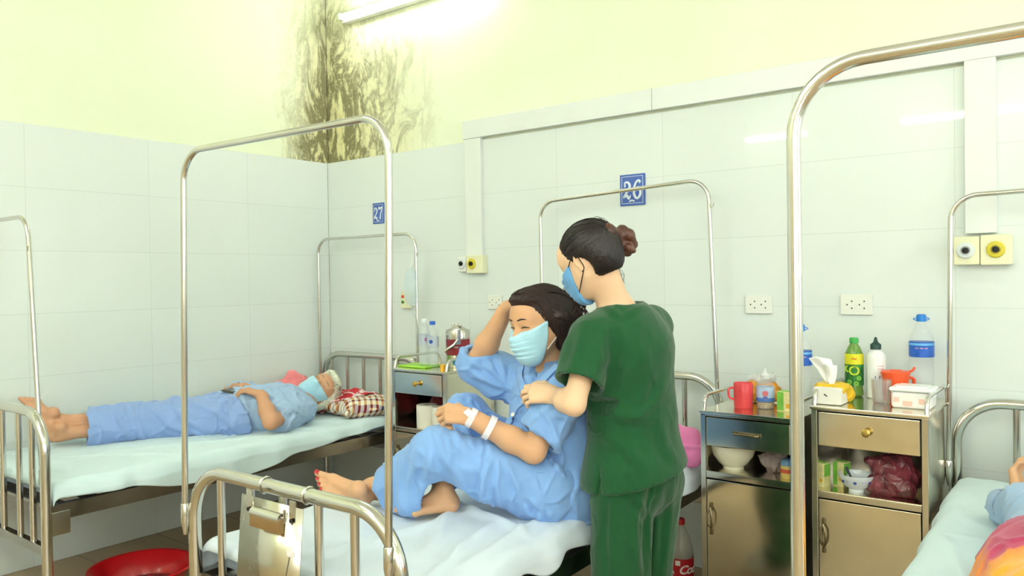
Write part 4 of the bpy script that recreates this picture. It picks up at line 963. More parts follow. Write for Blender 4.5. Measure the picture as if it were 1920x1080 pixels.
# scrub top
v = Vol()
v.chain([nP-U_*.02+F2*.0, nW-F2*.005, nC-F2*.01], [.172, .142, .150], .06, (F2, .84)); v.chain([nC-F2*.01, nN-U_*.065-F2*.012], [.150, .098], .05, (F2, .82))
v.chain([nRs-U_*.008, nN-U_*.060-F2*.015, nLs-U_*.008], [.062, .070, .062], .05)
v.ell(nP-U_*.045, (.150, .178, .10), [F2, S2, U_], .05)
d1 = nrm(nLe-nLs); c1 = nLs+(nLe-nLs)*.70; v.chain([nLs, nLs+(nLe-nLs)*.3, c1+d1*.04], [.066, .068, .078], .03); v.plane(c1, nrm(d1-R_*.05), .128); v.cap(c1+d1*.05, c1-d1*.05, .066, .054, .006, None, True)
d2 = nrm(nRe-nRs); c2 = nRs+(nRe-nRs)*.68; v.chain([nRs, nRs+(nRe-nRs)*.3, c2+d2*.04], [.066, .066, .072], .03); v.plane(c2, d2, .12); v.cap(c2+d2*.05, c2-d2*.05, .060, .052, .006, None, True)
v.cap(nP-U_*.0, nP-U_*.20, .172, .182, .03, (F2, .84)); hemc = A(1192, 892, 2.45); v.plane(hemc, nrm(-U_*1+R_*.22), .45)
v.cap(hemc-U_*.06, hemc+U_*.02, .160, .110, .01, (F2, .82), True)
nk = nN+U_*.01; v.cap(nN+U_*.045+F2*.01, nN-U_*.003+F2*.03, .082, .060, .012, None, True)
# side slit
sl = A(1133, 900, 2.36); v.cap(sl-U_*.05+S2*.03, sl+U_*.045+S2*.02, .013, .003, .003, None, True)
P, F = v.mesh(.005); P = relax(P, F, 1); P = wrinkle(P, F, .006, (5, 5, 4), 41); P = wrinkle(P, F, .0025, (15, 15, 11), 43)
q = lambda *l: [(860+x/1.963, 390+y/1.963) for x, y in l]
P = folds(P, F, [(q((560, 470), (570, 560), (540, 650)), -.010, 8, -.4), (q((660, 380), (650, 480), (700, 600)), .006, 14), (q((590, 420), (620, 520), (600, 640)), .007, 9), (q((700, 640), (660, 740), (560, 800)), .006, 10), (q((770, 620), (720, 720), (620, 800)), .006, 9),
   (q((500, 700), (580, 760), (700, 780)), .006, 9), (q((480, 820), (600, 870), (700, 960)), .005, 12), (q((740, 780), (760, 880), (800, 930)), .006, 9), (q((640, 840), (640, 930), (610, 1010)), .005, 10), (q((460, 420), (440, 520), (400, 620)), .005, 9), (q((520, 420), (500, 520), (480, 640)), -.006, 7, -.4),
   (q((540, 360), (600, 400), (700, 350)), .004, 6)])
top = vobj('scrub_top', P, F, GREEN, nu); NBV = bvh(P, F)
ribbon(NBV, q((478, 792), (492, 822), (512, 832), (536, 830)), .010, .004, GREEN, top, 'pocket_edge')
v = Vol()
# mask with black loops
face_mask(nHC, nHF, nHU, np_, nR, S, MASKD, nu, BSTR, back=.050)
# hair pulled back, shaved-smooth shell with combed grooves
v = Vol(); v.ell(np_(-.016, 0, .028), (.101*S, .083*S, .086*S), nR, .02); v.ell(np_(-.044, 0, -.020), (.062*S, .069*S, .066*S), nR, .03)
v.ell(np_(.105, 0, -.045), (.095*S, .12*S, .095*S), nR, .010, cut=True)
for q_ in (-1, 1): v.ell(np_(-.002, .085*q_, -.045), (.040*S, .035*S, .054*S), nR, .006, cut=True)
v.ell(np_(-.03, 0, -.125), (.085*S, .09*S, .055*S), nR, .008, cut=True)
P, F = v.mesh(.003); N = vnormals(P, F); loc = np.stack([(P-nHC)@r_ for r_ in nR], 1); bc = V(-.115, 0, .045); dv = loc-bc; th = np.arctan2(dv[:, 2], dv[:, 0]); ph = np.arctan2(dv[:, 1], np.hypot(dv[:, 0], dv[:, 2]))
P = P+N*(+.0009*pnoise(np.stack([th*26, ph*30, th*0], 1), 2)+0.0003*pnoise(np.stack([th*80, ph*80, th*0], 1), 3))[:, None]
h0 = vobj('hair', P, F, HAIR2, nu); HB = bvh(P, F); rn = random.Random(5); cs = []; bunc = A(1164, 455, 2.415)
for k in range(260):
    a = rn.uniform(-1.25, 1.25); el = rn.uniform(-.4, 1.5); st = np_(.10*math.cos(a)*math.cos(el)-.01, .095*math.sin(a), .03+.10*math.sin(el)); pts = []
    for i in range(9):
        f = i/8; p_ = st*(1-f)+np_(-.112, 0, .040)*f + (st-nHC)*.3*math.sin(PI*f); hv = HB.find_nearest(Vector(p_)); pts.append(hv[0]+hv[1]*rn.uniform(-.0002, .0010))
    if HB.find_nearest(Vector(st))[3] > .02: continue
    cs.append(pts)
strands('hair_strands', cs, .0006, HAIR2, h0, 4)
# bun: coiled loops
v = Vol(); v.ell(bunc, (.028, .028, .028), None, .01); Pb = [(1148, 440), (1166, 432), (1180, 440), (1186, 458), (1176, 472), (1160, 468), (1150, 455), (1160, 444), (1174, 450), (1178, 464), (1187, 470)]
pb = [A(x, y, 2.405+.018*math.cos(i*1.7)) for i, (x, y) in enumerate(Pb)]; v.chain(pb, [.013, .016, .016, .015, .014, .015, .014, .013, .013, .013, .009], .006); v.cap(bunc, np_(-.10, 0, .04), .018, .024, .02)
P, F = v.mesh(.0025); N = vnormals(P, F); P = P+N*(.0010*pnoise(P*np.array([200, 200, 60]), 6)+.0008*pnoise(P*60, 7))[:, None]; bn = vobj('hair_bun', P, F, HAIRB, nu)
obj('hair_tie', MB().tube([np_(-.103+.004*math.sin(a), .022*math.cos(a), .042+.022*math.sin(a)) for a in [2*PI*k/20 for k in range(20)]], .005, 8, close=True), BSTR, bn)
cs = []
for k in range(16): x = rn.uniform(1142, 1164); cs.append([A(x, 505+rn.uniform(-5, 8), 2.44), A(x+rn.uniform(0, 8), 516, 2.435), A(x+rn.uniform(-2, 12), 524+rn.uniform(0, 10), 2.43)])
strands('nape_hair', cs, .0006, HAIR2, h0, 4)
obj('earring', MB().lathe([(0, 0), (.0035, .001), (.0035, .004), (0, .005)], np_(-.002, .079*(1 if nR[1]@W_ < 0 else -1), -.036), 12), mat('dark_stone', '#30262a', .2, var=0), nu)
# clogs
for a_ in (nLa, nRa):
    b_ = gz(a_)-F2*.02; m_ = MB(); M3 = np.stack([F2, S2, U_], 1)
    v = Vol(); v.cap(b_-F2*.01+U_*.03, b_+F2*.17+U_*.028, .042, .044, .02); v.cap(b_+U_*.02-F2*.01, b_+F2*.10+U_*.06, .04, .045, .03); v.plane(b_+U_*.0015, -U_, .5)
    P, F = v.mesh(.005); vobj('clog', P, F, mat('white_rubber', '#e8e8e4', .4), nu)
# ---------------------------------------------------------------- the older patient lying on the left bed
ol = thing('person', (.45, -1.2, .60), 'white haired person in pale blue clothes and mask lying on the left bed', 'person')
Z_ = lambda x, y, z: V(on(x, y, 2, z))
oHC = Z_(600, 733, .722); oS = 1.0
oHU = nrm(V(.10, 1, .12)); oHF = nrm(V(.62, -.42, .62)); 
oNB = Z_(563, 756, .678); oCH = Z_(520, 767, .678); oWA = Z_(482, 771, .672); oPE = Z_(440, 776, .668)
ax_ = nrm(oPE-oNB)
oLn = nrm(np.cross(U_, ax_)); 
if oLn@V(1, 0, 0) < 0: oLn = -oLn      # toward the near edge of the bed
nS, fS = oNB+ax_*.05+oLn*.13-U_*.01, oNB+ax_*.05-oLn*.17
nE, fE = Z_(508, 791, .655), Z_(432, 735, .72); nW_, fW = Z_(489, 740, .775), Z_(458, 726, .775)
nH, fH = oPE+oLn*.09, oPE-oLn*.10; nK, fK = Z_(318, 793, .650), Z_(335, 778, .68); nA, fA = Z_(122, 812, .650), Z_(112, 790, .70)
v = Vol(); head(v, oHC, oHF, oHU, oS); v.cap(oNB, oHC-oHU*.05-oHF*.02, .05, .048, .03); v.chain([oPE, oWA, oCH, oNB], [.08, .08, .085, .05], .04)
v.chain([nS, nE], [.040, .036], .02); v.chain([nE, nE*.6+nW_*.4, nW_], [.038, .038, .026], .02); v.chain([fS, fE], [.040, .036], .02); v.chain([fE, fE*.6+fW*.4, fW], [.037, .036, .026], .02)
v.chain([nH, nK, nA], [.065, .045, .028], .02); v.chain([fH, fK, fA], [.065, .045, .028], .02)
oh1 = hand(v, nW_, nrm(-R_*.9+U_*.25+W_*.2), nrm(-U_*.8-R_*.3), nrm(W_*.5+R_*.3+U_*.4), .95, (.3, .35, .4, .45), (.5, .55, .6, .6), .12, .4, .6)
oh2 = hand(v, fW, nrm(R_*.2-W_*.75+U_*.15), nrm(-U_), nrm(R_), .93, (.35, .4, .45, .5), (.5, .5, .5, .5), .12, .3, .6)
of1 = foot(v, nA-U_*.035-R_*.035, nrm(-R_*.62+U_*.75-W_*.2), nrm(R_*.7+U_*.6-W_*.35), nrm(W_), .86); v.cap(nA, nA-R_*.05-U_*.01, .028, .027, .03)
of2 = foot(v, fA-U_*.02-R_*.035, nrm(-R_*.62+U_*.78-W_*.15), nrm(R_*.7+U_*.5-W_*.45), nrm(-W_*.8+U_*.3), .86); v.cap(fA, fA-R_*.05+U_*.005, .028, .027, .03)
P, F = merge_regions(v, .007, [bx(oHC, .14), bx((nW_+fW)/2-R_*.03, .13), bx(nA-R_*.06+U_*.06, .15)], .003); OB = bvh(P, F); vobj('body', P, F, SK3, ol)
oR2 = nrm(oHU-oHF*(oHU@oHF)); oR = [oHF, np.cross(oR2, oHF), oR2]; op_ = lambda a, b, h_: oHC+(oR[0]*a+oR[1]*b+oR[2]*h_)*oS
face_mask(oHC, oHF, oHU, op_, oR, oS, MASKM, ol, STRAP, top=-.012, back=.035); brows_lashes(OB, op_, oHF, ol, mat('grey_brow', '#8d7f6c', .6, var=0))
v = Vol(); v.chain([oPE-U_*.0, (nK+fK)/2], [.10, .05], .05); v.chain([nH, nK, nA*.80+nK*.20], [.105, .078, .066], .04); v.chain([fH, fK, fA*.80+fK*.20], [.10, .078, .064], .04); v.cap(nH, fH, .11, .11, .05)
dd = nrm(nA-nK); v.plane(nA*.79+nK*.21, dd, .24); v.plane(V(0, 0, .586)+oPE*V(1, 1, 0), -U_, 1.3, .01); v.cap(nA*.72+nK*.28, nA+dd*.05, .046, .052, .006, None, True); v.cap(fA*.72+fK*.28, fA+dd*.05, .046, .052, .006, None, True); v.plane(oPE+ax_*.02, nrm(-ax_+U_*.25), .3)
P, F = v.mesh(.0055); P = relax(P, F, 1); P = wrinkle(P, F, .010, (9, 7, 9), 51); P = wrinkle(P, F, .009, (15, 12, 15), 53, .95)
P = folds(P, F, [([(245, 765), (262, 800), (270, 830)], .010, 6), ([(330, 770), (350, 790), (400, 810)], .010, 6), ([(350, 752), (400, 770), (440, 800)], .010, 6), ([(230, 765), (225, 790), (240, 820)], .010, 6), ([(440, 735), (430, 770), (440, 805)], .01, 5), ([(290, 770), (320, 800), (370, 815)], .008, 5)]); vobj('trousers', P, F, BLUE_B, ol)
v = Vol(); v.chain([oPE-ax_*.03, oWA, oCH, oNB+ax_*.03], [.122, .118, .125, .085], .05); v.cap(nS, fS, .066, .066, .04); v.cap(nS+ax_*.02, nS+(nE-nS)*.72, .066, .074, .03); v.cap(fS, fS+(fE-fS)*.8, .066, .072, .03)
v.chain([oCH+oLn*.04-U_*.01, oPE+oLn*.06-U_*.01], [.10, .115], .05); v.cap(oPE-oLn*.09, oWA-oLn*.08, .11, .10, .05)
de = nrm(nE-nS); v.plane(nS+(nE-nS)*.80, de, .08); v.plane(oPE+ax_*.07, nrm(ax_-U_*.25), .26); v.plane(V(0, 0, .586)+oPE*V(1, 1, 0), -U_, 1.3, .01); v.ell(oNB+nrm(oHC-oNB)*.07+U_*.03, (.07, .07, .07), None, .01, cut=True)
P, F = v.mesh(.005); P = relax(P, F, 1); P = wrinkle(P, F, .010, (10, 9, 10), 61); P = wrinkle(P, F, .008, (18, 16, 18), 63, .95)
P = folds(P, F, [([(540, 770), (520, 785), (518, 800)], .008, 4), ([(560, 775), (545, 790), (540, 805)], .007, 4), ([(450, 730), (462, 770), (485, 800)], .010, 6), ([(440, 745), (445, 775), (455, 800)], .008, 5), ([(500, 740), (530, 750), (560, 770)], .007, 5)]); vobj('shirt', P, F, BLUE_L, ol)
v = Vol(); v.ell(op_(-.020, 0, .030), (.100, .086, .092), oR, .02); v.ell(op_(-.04, 0, -.03), (.070, .082, .075), oR, .03); v.ell(op_(.06, 0, .088), (.035, .06, .022), oR, .02); v.ell(op_(-.02, .07, -.03), (.04, .03, .05), oR, .02); v.ell(op_(-.02, -.07, -.03), (.04, .03, .05), oR, .02)
v.ell(op_(.112, 0, -.02), (.075, .070, .085), oR, .010, cut=True)
P, F = v.mesh(.0035); N = vnormals(P, F); P = P+N*(.004*pnoise(P*np.array([60, 30, 60]), 6)+.002*pnoise(P*90, 7))[:, None]; h0 = vobj('hair', P, F, HAIR3, ol); HB = bvh(P, F); rn = random.Random(9); cs = []
for k in range(160):
    a, b = rn.uniform(-1.3, 1.3), rn.uniform(-.3, 1.5); pts = []; tw = rn.uniform(0, 6)
    for i in range(7):
        f = i/6; p_ = op_(.09*math.cos(b+f*1.2), .095*math.sin(a+.2*math.sin(tw)), .03+.10*math.sin(b+f*1.2)); hv = HB.find_nearest(Vector(p_)); pts.append(hv[0]+hv[1]*(.001+.004*math.sin(f*7+tw)**2))
    cs.append(pts)
strands('hair_strands', cs, .0014, HAIR3, h0, 4)
obj('finger_ring', MB().tube([Z_(448, 719, .79)+V(.008*math.cos(a), 0, .008*math.sin(a)) for a in [2*PI*k/14 for k in range(14)]], .0016, 6, close=True), mat('gold', '#c9a24a', .25, 1.), ol)

# ---------------------------------------------------------------- the patient on the bed at the right edge (mostly outside the picture)
rp = thing('person', (4.1, -1.1, .60), 'person on the right bed, only a raised hand and blue sleeve showing above a blanket', 'person')
ps = V(4.08, -.62, .68); hC = V(4.10, -.36, .73); el = V(3.935, -1.02, .665); wr = Z_(1910, 926, .70)
v = Vol(); head(v, hC, nrm(V(-.1, -.15, 1)), V(0, 1, .2), 1.); v.cap(ps, hC-V(0, .06, .02), .055, .05, .03); v.chain([V(4.1, -1.3, .67), V(4.1, -1.0, .68), V(4.1, -.72, .69)], [.10, .10, .10], .04)
rs = V(3.93, -.70, .68); v.chain([V(4.25, -.70, .68), rs, el], [.045, .045, .038], .03); v.chain([el, wr], [.036, .027], .02); v.chain([V(4.25, -.7, .68), V(4.34, -.95, .66), V(4.30, -1.2, .68)], [.045, .038, .03], .02)
v.chain([V(4.02, -1.3, .66), V(4.0, -1.68, .66), V(4.0, -1.98, .64)], [.075, .05, .035], .02); v.chain([V(4.2, -1.3, .66), V(4.22, -1.68, .66), V(4.22, -1.98, .64)], [.075, .05, .035], .02)
rh = hand(v, wr, nrm(V(-.05, .45, .60)-R_*.1), nrm(-W_*.7+R_*.5), nrm(R_*.9+W_*.3), .88, (.5, .6, .7, .8), (.7, .7, .75, .75), .10, .5, .6)
P, F = merge_regions(v, .008, [bx(wr+U_*.06, .12), bx(hC, .14)], .003); vobj('body', P, F, SK1, rp)
v = Vol(); v.chain([V(4.1, -1.32, .675), V(4.1, -1.0, .69), V(4.1, -.74, .70)], [.13, .125, .12], .05); v.chain([V(4.25, -.72, .68), rs, el, el*.15+wr*.85], [.07, .07, .070, .054], .03); v.cap(Z_(1884, 950, .645), Z_(1905, 960, .66), .048, .055, .03); d_ = nrm(wr-el); v.plane(el*.18+wr*.82, d_, .08); v.cap(el*.3+wr*.7, wr+d_*.04, .036, .042, .004, None, True); v.plane(V(4, -1, .597), -U_, 1.)
P, F = v.mesh(.005); P = wrinkle(P, F, .008, (11, 11, 11), 71); P = wrinkle(P, F, .005, (18, 18, 18), 73, .95); vobj('shirt', P, F, BLUE_L, rp)
v = Vol(); v.ell(hC+V(0, .04, -.01), (.085, .09, .09), None, .02); v.ell(hC+V(0, -.05, .10), (.075, .10, .08), None, .01, cut=True); P, F = v.mesh(.004); vobj('hair', P, F, HAIR2, rp)
# blanket: swirls of yellow, orange and magenta
t = NT('swirl_blanket'); mp = t.mapping((1, 1, 1), loc=(0, 0, 0)); n = t.noise(2.2, 2, .5, vec=mp, dist=1.6)
sp_ = t.n('ShaderNodeSeparateXYZ'); t.l(mp, sp_.inputs[0])
fc = t.math('ADD', t.math('MULTIPLY_ADD', sp_.outputs[0], 1.2, .55), t.math('MULTIPLY', sp_.outputs[1], 1.1)); fc = t.math('ADD', fc, t.math('MULTIPLY_ADD', n, .5, -.25))
t.l(t.ramp(fc, [(0, '#f5a623'), (.36, '#f8b030'), (.47, '#f28a2e'), (.50, '#c02a5c'), (.60, '#a82258'), (.68, '#cf4f92'), (.76, '#9c2048'), (.88, '#eeb0c8'), (.95, '#b22a62')]), t.b.inputs['Base Color']); t.b.inputs['Roughness'].default_value = .9; t.b.inputs['Sheen Weight'].default_value = .4; t.bump(t.noise(300, 2), .4, .004); BLK = t.m
bp = [(1870, 1075), (1900, 1000)]
v = Vol(); v.chain([Z_(1985, 1040, .69), Z_(1990, 1080, .70), V(4.12, -1.75, .70)], [.085, .125, .12], .05, (U_, .9)); v.chain([V(4.12, -1.32, .69), V(4.12, -1.95, .69)], [.17, .16], .05, (U_, .8)); v.chain([Z_(1925, 1030, .66), V(3.95, -1.45, .66), V(3.98, -1.9, .65)], [.06, .10, .09], .05); v.plane(V(4, -1.4, .603), -U_, 1.2, .008)
P, F = v.mesh(.006); P = relax(P, F, 1); P = wrinkle(P, F, .012, (8, 8, 8), 81); P = wrinkle(P, F, .006, (16, 16, 16), 83, .9); bk = vobj('blanket', P, F, BLK, None); tag(bk, 'fleece blanket swirled yellow, orange and magenta on the right bed', 'blanket')
# ---------------------------------------------------------------- steel bedside cabinets
BRASS = mat('brass_knob', '#c9a85a', .3, .85); SHELFD = STEEL_SHEET
def cabinet(x0, x1, y0, zt, zd0, zd1, zs, label, knob='knob', handle=True, yb=-.03):
    t = thing('bedside_cabinet', ((x0+x1)/2, (y0+yb)/2, 0), label, 'cabinet', 'steel bedside cabinets')
    p = .022; m = MB()
    for x in (x0, x1-p):
        for y in (y0, yb-p): m.b2((x, y, .03), (x+p, y+p, zt-.012), .003)
    m.b2((x0, y0, zd1), (x1, y0+.02, zt-.012), .002); m.b2((x0+p, y0+.001, zs-.026), (x1-p, y0+.02, zs-.002), .002); m.b2((x0+p, y0+.001, .06), (x1-p, y0+.02, .085), .002)
    for x in (x0, x1-p): m.b2((x, y0, .06), (x+p, yb, .08), .002)
    obj('frame', m, STEEL, t)
    obj('top', MB().b2((x0-.004, y0-.006, zt-.012), (x1+.004, yb, zt), .003), STEEL_SHEET, t)
    for x in (x0+.002, x1-.006): obj('side_panel', MB().b2((x, y0+p, .05), (x+.004, yb-.004, zt-.014)), STEEL_SHEET, t)
    obj('back_panel', MB().b2((x0+.01, yb-.008, .05), (x1-.01, yb-.004, zt-.014)), STEEL_DARK, t)
    obj('shelf', MB().b2((x0+.006, y0+.004, zs-.008), (x1-.006, yb-.008, zs)), STEEL_SHEET, t)
    obj('drawer_box', MB().b2((x0+p, y0+.02, zd0), (x1-p, yb-.06, zd1-.01)), STEEL_DARK, t)
    d = obj('drawer', MB().b2((x0+p+.003, y0-.002, zd0), (x1-p-.003, y0+.016, zd1-.004), .003), STEEL_SHEET, t)
    cx, cz = (x0+x1)/2, (zd0+zd1)/2
    if knob == 'knob': obj('knob', MB().lathe([(0, 0), (.007, 0), (.006, .01), (.014, .018), (.014, .024), (.009, .03), (0, .031)], (cx+.0, y0-.002, cz+.002), 24, Matrix.Rotation(PI/2, 3, 'X')), BRASS, d)
    else: obj('handle', MB().tube(fillet([(cx-.045, y0, cz), (cx-.045, y0-.02, cz), (cx+.045, y0-.02, cz), (cx+.045, y0, cz)], .01, 4), .0045, 10).box((cx-.045, y0-.003, cz), (.02, .004, .016), .002).box((cx+.045, y0-.003, cz), (.02, .004, .016), .002), mat('worn_brass', '#8f8468', .3, 1.), d)
    dr = obj('door', MB().b2((x0+p+.002, y0-.001, .088), (x1-p-.002, y0+.016, zs-.030), .003), STEEL_SHEET, t)
    hx = x0+p+.020
    obj('handle', MB().tube([(hx, y0-.004, .36), (hx-.009, y0-.016, .38), (hx-.010, y0-.02, .40), (hx-.009, y0-.02, .42), (hx, y0-.012, .444)], .0035, 8).tube([(hx, y0-.004, .36), (hx+.009, y0-.016, .38), (hx+.010, y0-.02, .40), (hx+.009, y0-.02, .42), (hx, y0-.012, .444)], .0035, 8).box((hx, y0-.004, .350), (.014, .006, .022), .003).box((hx, y0-.004, .452), (.014, .006, .022), .003), mat('worn_brass', '#8f8468'), dr)
    for s, x in ((-1, x0+.008), (1, x1-.008)):
        obj('side_rail', MB().tube(fillet([(x, y0+.015, zt-.006), (x, y0+.030, zt+.055), (x, yb-.035, zt+.055), (x, yb-.015, zt-.006)], .045, 8), .0075, 12), STEEL, t)
    for x in (x0+p/2, x1-p/2):
        for y in (y0+p/2, yb-p/2): obj('foot_cap', MB().lathe([(0, 0), (.014, 0), (.015, .01), (.013, .034), (0, .034)], (x, y, 0), 16), RUB, t)
    return t
ZL, ZR, ZC_ = .815, .862, .868
cabinet(2.797, 3.168, -.50, ZL, .682, .795, .582, 'steel cabinet with the red mug on top, left of its twin', 'handle')
cabinet(3.205, 3.585, -.46, ZR, .722, .846, .560, 'steel cabinet with brass knob holding the tissue box and tall bottles')
cabinet(1.005, 1.392, -.42, ZC_, .738, .852, .560, 'steel cabinet between the left and middle beds')

# ---------------------------------------------------------------- things on and in the cabinets
LIQ = mat('cloudy_water', '#dfeef2', .08, trans=.9, var=0, ior=1.2)
PET = mat('pet_plastic', '#e4f0f4', .12, var=0, alpha=.20, coat=.6); 
def lathe_part(name, prof, c, m, parent, seg=40, sharp=40): return obj(name, MB().lathe(prof, c, seg), m, parent, sharp=sharp)
def wrap(txt, size, base, r, z, m, parent, name='lettering', ang=None, shear=0., bold=0., space=1.):
    a0 = math.atan2(CL.y-base[1], CL.x-base[0]) if ang is None else ang
    vs, fs = text_mesh(txt, size, .0004, shear, space, bold); out = []
    for v in vs: a = a0+v.x/r; rr = r+.0009+v.z; out.append(Vector((base[0]+rr*math.cos(a), base[1]+rr*math.sin(a), z+v.y)))
    return obj(name, MB().add(out, fs), m, parent, flipfix=False, smooth=False)
def cyl_label(name, base, r, z0, z1, m, parent, seg=40): return obj(name, MB().lathe([(r, z0), (r+.0007, z0), (r+.0007, z1), (r, z1), (r, z0)], base, seg), m, parent)
def big_bottle(bx_, by, bz, label, H=.30, capm='#2f86e0', empty=True):
    t = thing('water_bottle', (bx_, by, bz), label, 'bottle', 'large water bottles with blue labels'); b = (bx_, by, bz); r = .042
    pr_ = [(0, .004), (.028, 0), (r-.003, .006), (r, .015)]
    for k in range(5): z = .03+k*.022; pr_ += [(r, z), (r-.002, z+.008), (r, z+.016)]
    pr_ += [(r, .150), (r-.001, .153), (r-.001, .205), (r, .208), (r-.002, .222), (.030, .245), (.019, .268), (.0145, .277), (.0145, .285)]
    lathe_part('bottle_body', [(a_, b_*H/.30) for a_, b_ in pr_], b, PET, t)
    cyl_label('label', b, r+.0003, .153*H/.3, .208*H/.3, mat('blue_label', '#2c63c4', .35, var=.12, vscale=30), t)
    w = cyl_label('label_swash', b, r+.0009, .195*H/.3, .203*H/.3, mat('cyan_print', '#6fb8ec', .35), t)
    wrap('~ ~ ~', .018, b, r+.001, bz+.186*H/.3, mat('pink_print', '#e8a8b8', .4, var=0), t, 'red_print', bold=.0006)
    c = lathe_part('cap', [(0, .279*H/.3), (.017, .279*H/.3), (.0175, .284*H/.3), (.0165, .302*H/.3), (.012, .305*H/.3), (0, .305*H/.3)], b, mat('blue_cap', capm, .35), t)
    a_ = math.atan2(CR.y, CR.x); obj('carry_ring', MB().tube([(b[0]+(.030*math.cos(q))*math.cos(a_), b[1]+.030*math.cos(q)*math.sin(a_), bz+.288*H/.3+.006*math.sin(q)) for q in [2*PI*k/24 for k in range(24)]], .0018, 6, close=True), mat('blue_cap', capm), c)
    return t
big_bottle(3.500, -.095, ZR, 'large empty water bottle with blue label behind the white food box', .312)
big_bottle(3.088, -.20, ZL, 'large water bottle half hidden behind the tall bed frame pole', .318)
def onz(px, py, z): return on(px, py, 2, z)
# tissue pack
b = Vector((3.250, -.365, ZR)); t = thing('tissue_pack', b, 'yellow and white tissue pack with a tissue pulled up', 'tissue pack')
m = MB().box(b+Vector((0, 0, .032)), (.098, .11, .062), .006); obj('pack', m, mat('white_card', '#efeee2', .5, var=.02), t)
v = Vol(); v.cap(b+Vector((-.042, 0, .060)), b+Vector((.045, 0, .060)), .018, .018, .01, (U_, .7)); v.cap(b+Vector((-.035, .030, .052)), b+Vector((.040, .030, .050)), .024, .024, .01); v.cap(b+Vector((-.035, -.02, .054)), b+Vector((.038, -.02, .054)), .019, .019, .01); v.cap(b+Vector((-.030, .045, .030)), b+Vector((.042, .045, .030)), .028, .028, .01)
P, F = v.mesh(.003); P = wrinkle(P, F, .003, (40, 40, 40), 5, .8); obj_ = vobj('yellow_wrap', P, F, mat('yellow_film', '#f2c62a', .3, var=.12, vscale=25), t)
obj('dark_mark', MB().box(b+Vector((-.005, -.0555, .035)), (.013, .001, .004), 0, Matrix.Rotation(.6, 3, 'Y')), BLACK, t)
def tis(u, v_): a = 2*PI*u; s = (1-v_)**.8; r = .004+.034*v_*(1-.55*v_)*(1+.35*math.sin(a*3+v_*2)); return b+Vector((-.012-.035*v_**2+r*math.cos(a)*1.3*(1-.0*s), .0+r*math.sin(a)*.5, .075+.075*v_+.014*math.sin(a*2)*v_))
def tis(u, v_):     # a pulled-up sheet: narrow at the slot, fanning to a soft peak leaning left
    ww = .012+.085*v_*(1-.62*v_); x = -.004-.030*v_+ww*(u-.5)*1.25-.014*max(0, v_-.55)*(1-u)*3; return b+Vector((x, .014*math.sin(u*5+v_*2)*v_+.02*(u-.5), .072+.098*v_*(1-.22*abs(u-.45))))
o = obj('tissue', MB().grid(tis, 20, 14), mat('tissue_paper', '#fbfbf6', .8, var=.01), t, sharp=0); md = o.modifiers.new('s', 'SOLIDIFY'); md.thickness = .002
o2 = obj('tissue_fold', MB().grid(lambda u, v_: tis(.15+.7*u, v_*.8)+Vector((.010+.02*v_, -.016-.012*v_*math.sin(u*4), -.004)), 14, 12), mat('tissue_paper', '#fbfbf6'), t, sharp=0); md = o2.modifiers.new('s', 'SOLIDIFY'); md.thickness = .002
# green tea bottle
b = (3.275, -.15, ZR); t = thing('tea_bottle', b, 'green tea bottle with yellow and green label between tissue pack and dropper bottle', 'bottle')
lathe_part('bottle_body', [(0, .003), (.026, 0), (.0325, .006), (.033, .02), (.030, .035), (.033, .05), (.033, .12), (.030, .135), (.0325, .15), (.031, .168), (.022, .19), (.0135, .203), (.0135, .212)], b, mat('green_pet', '#6d9a3a', .15, var=.05, alpha=.9, coat=.5), t)
cyl_label('label', b, .0335, .045, .125, mat('green_label', '#2f7f35', .35, var=.35, vscale=45), t); cyl_label('yellow_band', b, .0335, .125, .165, mat('yellow_label', '#e6e02a', .35, var=.03), t)
a0 = math.atan2(CL.y-b[1], CL.x-b[0])
wrap('O', .050, b, .0345, ZR+.100, mat('lime_print', '#c9e03c', .4, var=0), t, 'ring_print', bold=.001); wrap('K', .034, b, .0345, ZR+.106, mat('lime_print', '#c9e03c'), t, 'letter_print', ang=a0-.95, bold=.001); wrap('~', .03, b, .0345, ZR+.148, mat('orange_print', '#e07a2a', .4, var=0), t, 'orange_print', bold=.001)
lathe_part('cap', [(0, .205), (.0165, .205), (.017, .222), (.014, .226), (0, .226)], b, mat('green_cap', '#35a043', .35), t)
for q, (h_, rr) in enumerate(((.06, -.5), (.075, .5), (.055, .2))):
    wrap('o', .03, b, .0343, ZR+h_, mat('leaf_print', '#7fc04a', .4, var=0), t, 'leaf_print', ang=a0+rr, bold=.002)
# white dropper bottle
b = (3.352, -.145, ZR); t = thing('saline_bottle', b, 'white squeeze bottle with a dark green pointed cap', 'bottle')
lathe_part('bottle_body', [(0, 0), (.030, 0), (.034, .004), (.0345, .15), (.033, .163), (.022, .176), (.016, .180), (.016, .186)], b, mat('white_squeeze', '#eef2ee', .3, var=.01), t)
lathe_part('cap', [(0, .184), (.019, .184), (.0195, .202), (.016, .205), (.008, .212), (.005, .226), (.003, .230), (0, .231)], b, mat('dark_green_cap', '#1d4038', .35), t, 24, 60)
a0 = math.atan2(CL.y-b[1], CL.x-b[0]); LB = mat('blue_print', '#5a6fb0', .5, var=0); RB = mat('red_print', '#d0707a', .5, var=0)
wrap('::::', .03, b, .0348, ZR+.120, RB, t, 'red_print', ang=a0+.5); wrap('|||', .055, b, .0348, ZR+.065, LB, t, 'blue_print', ang=a0+.35, bold=-.0005)
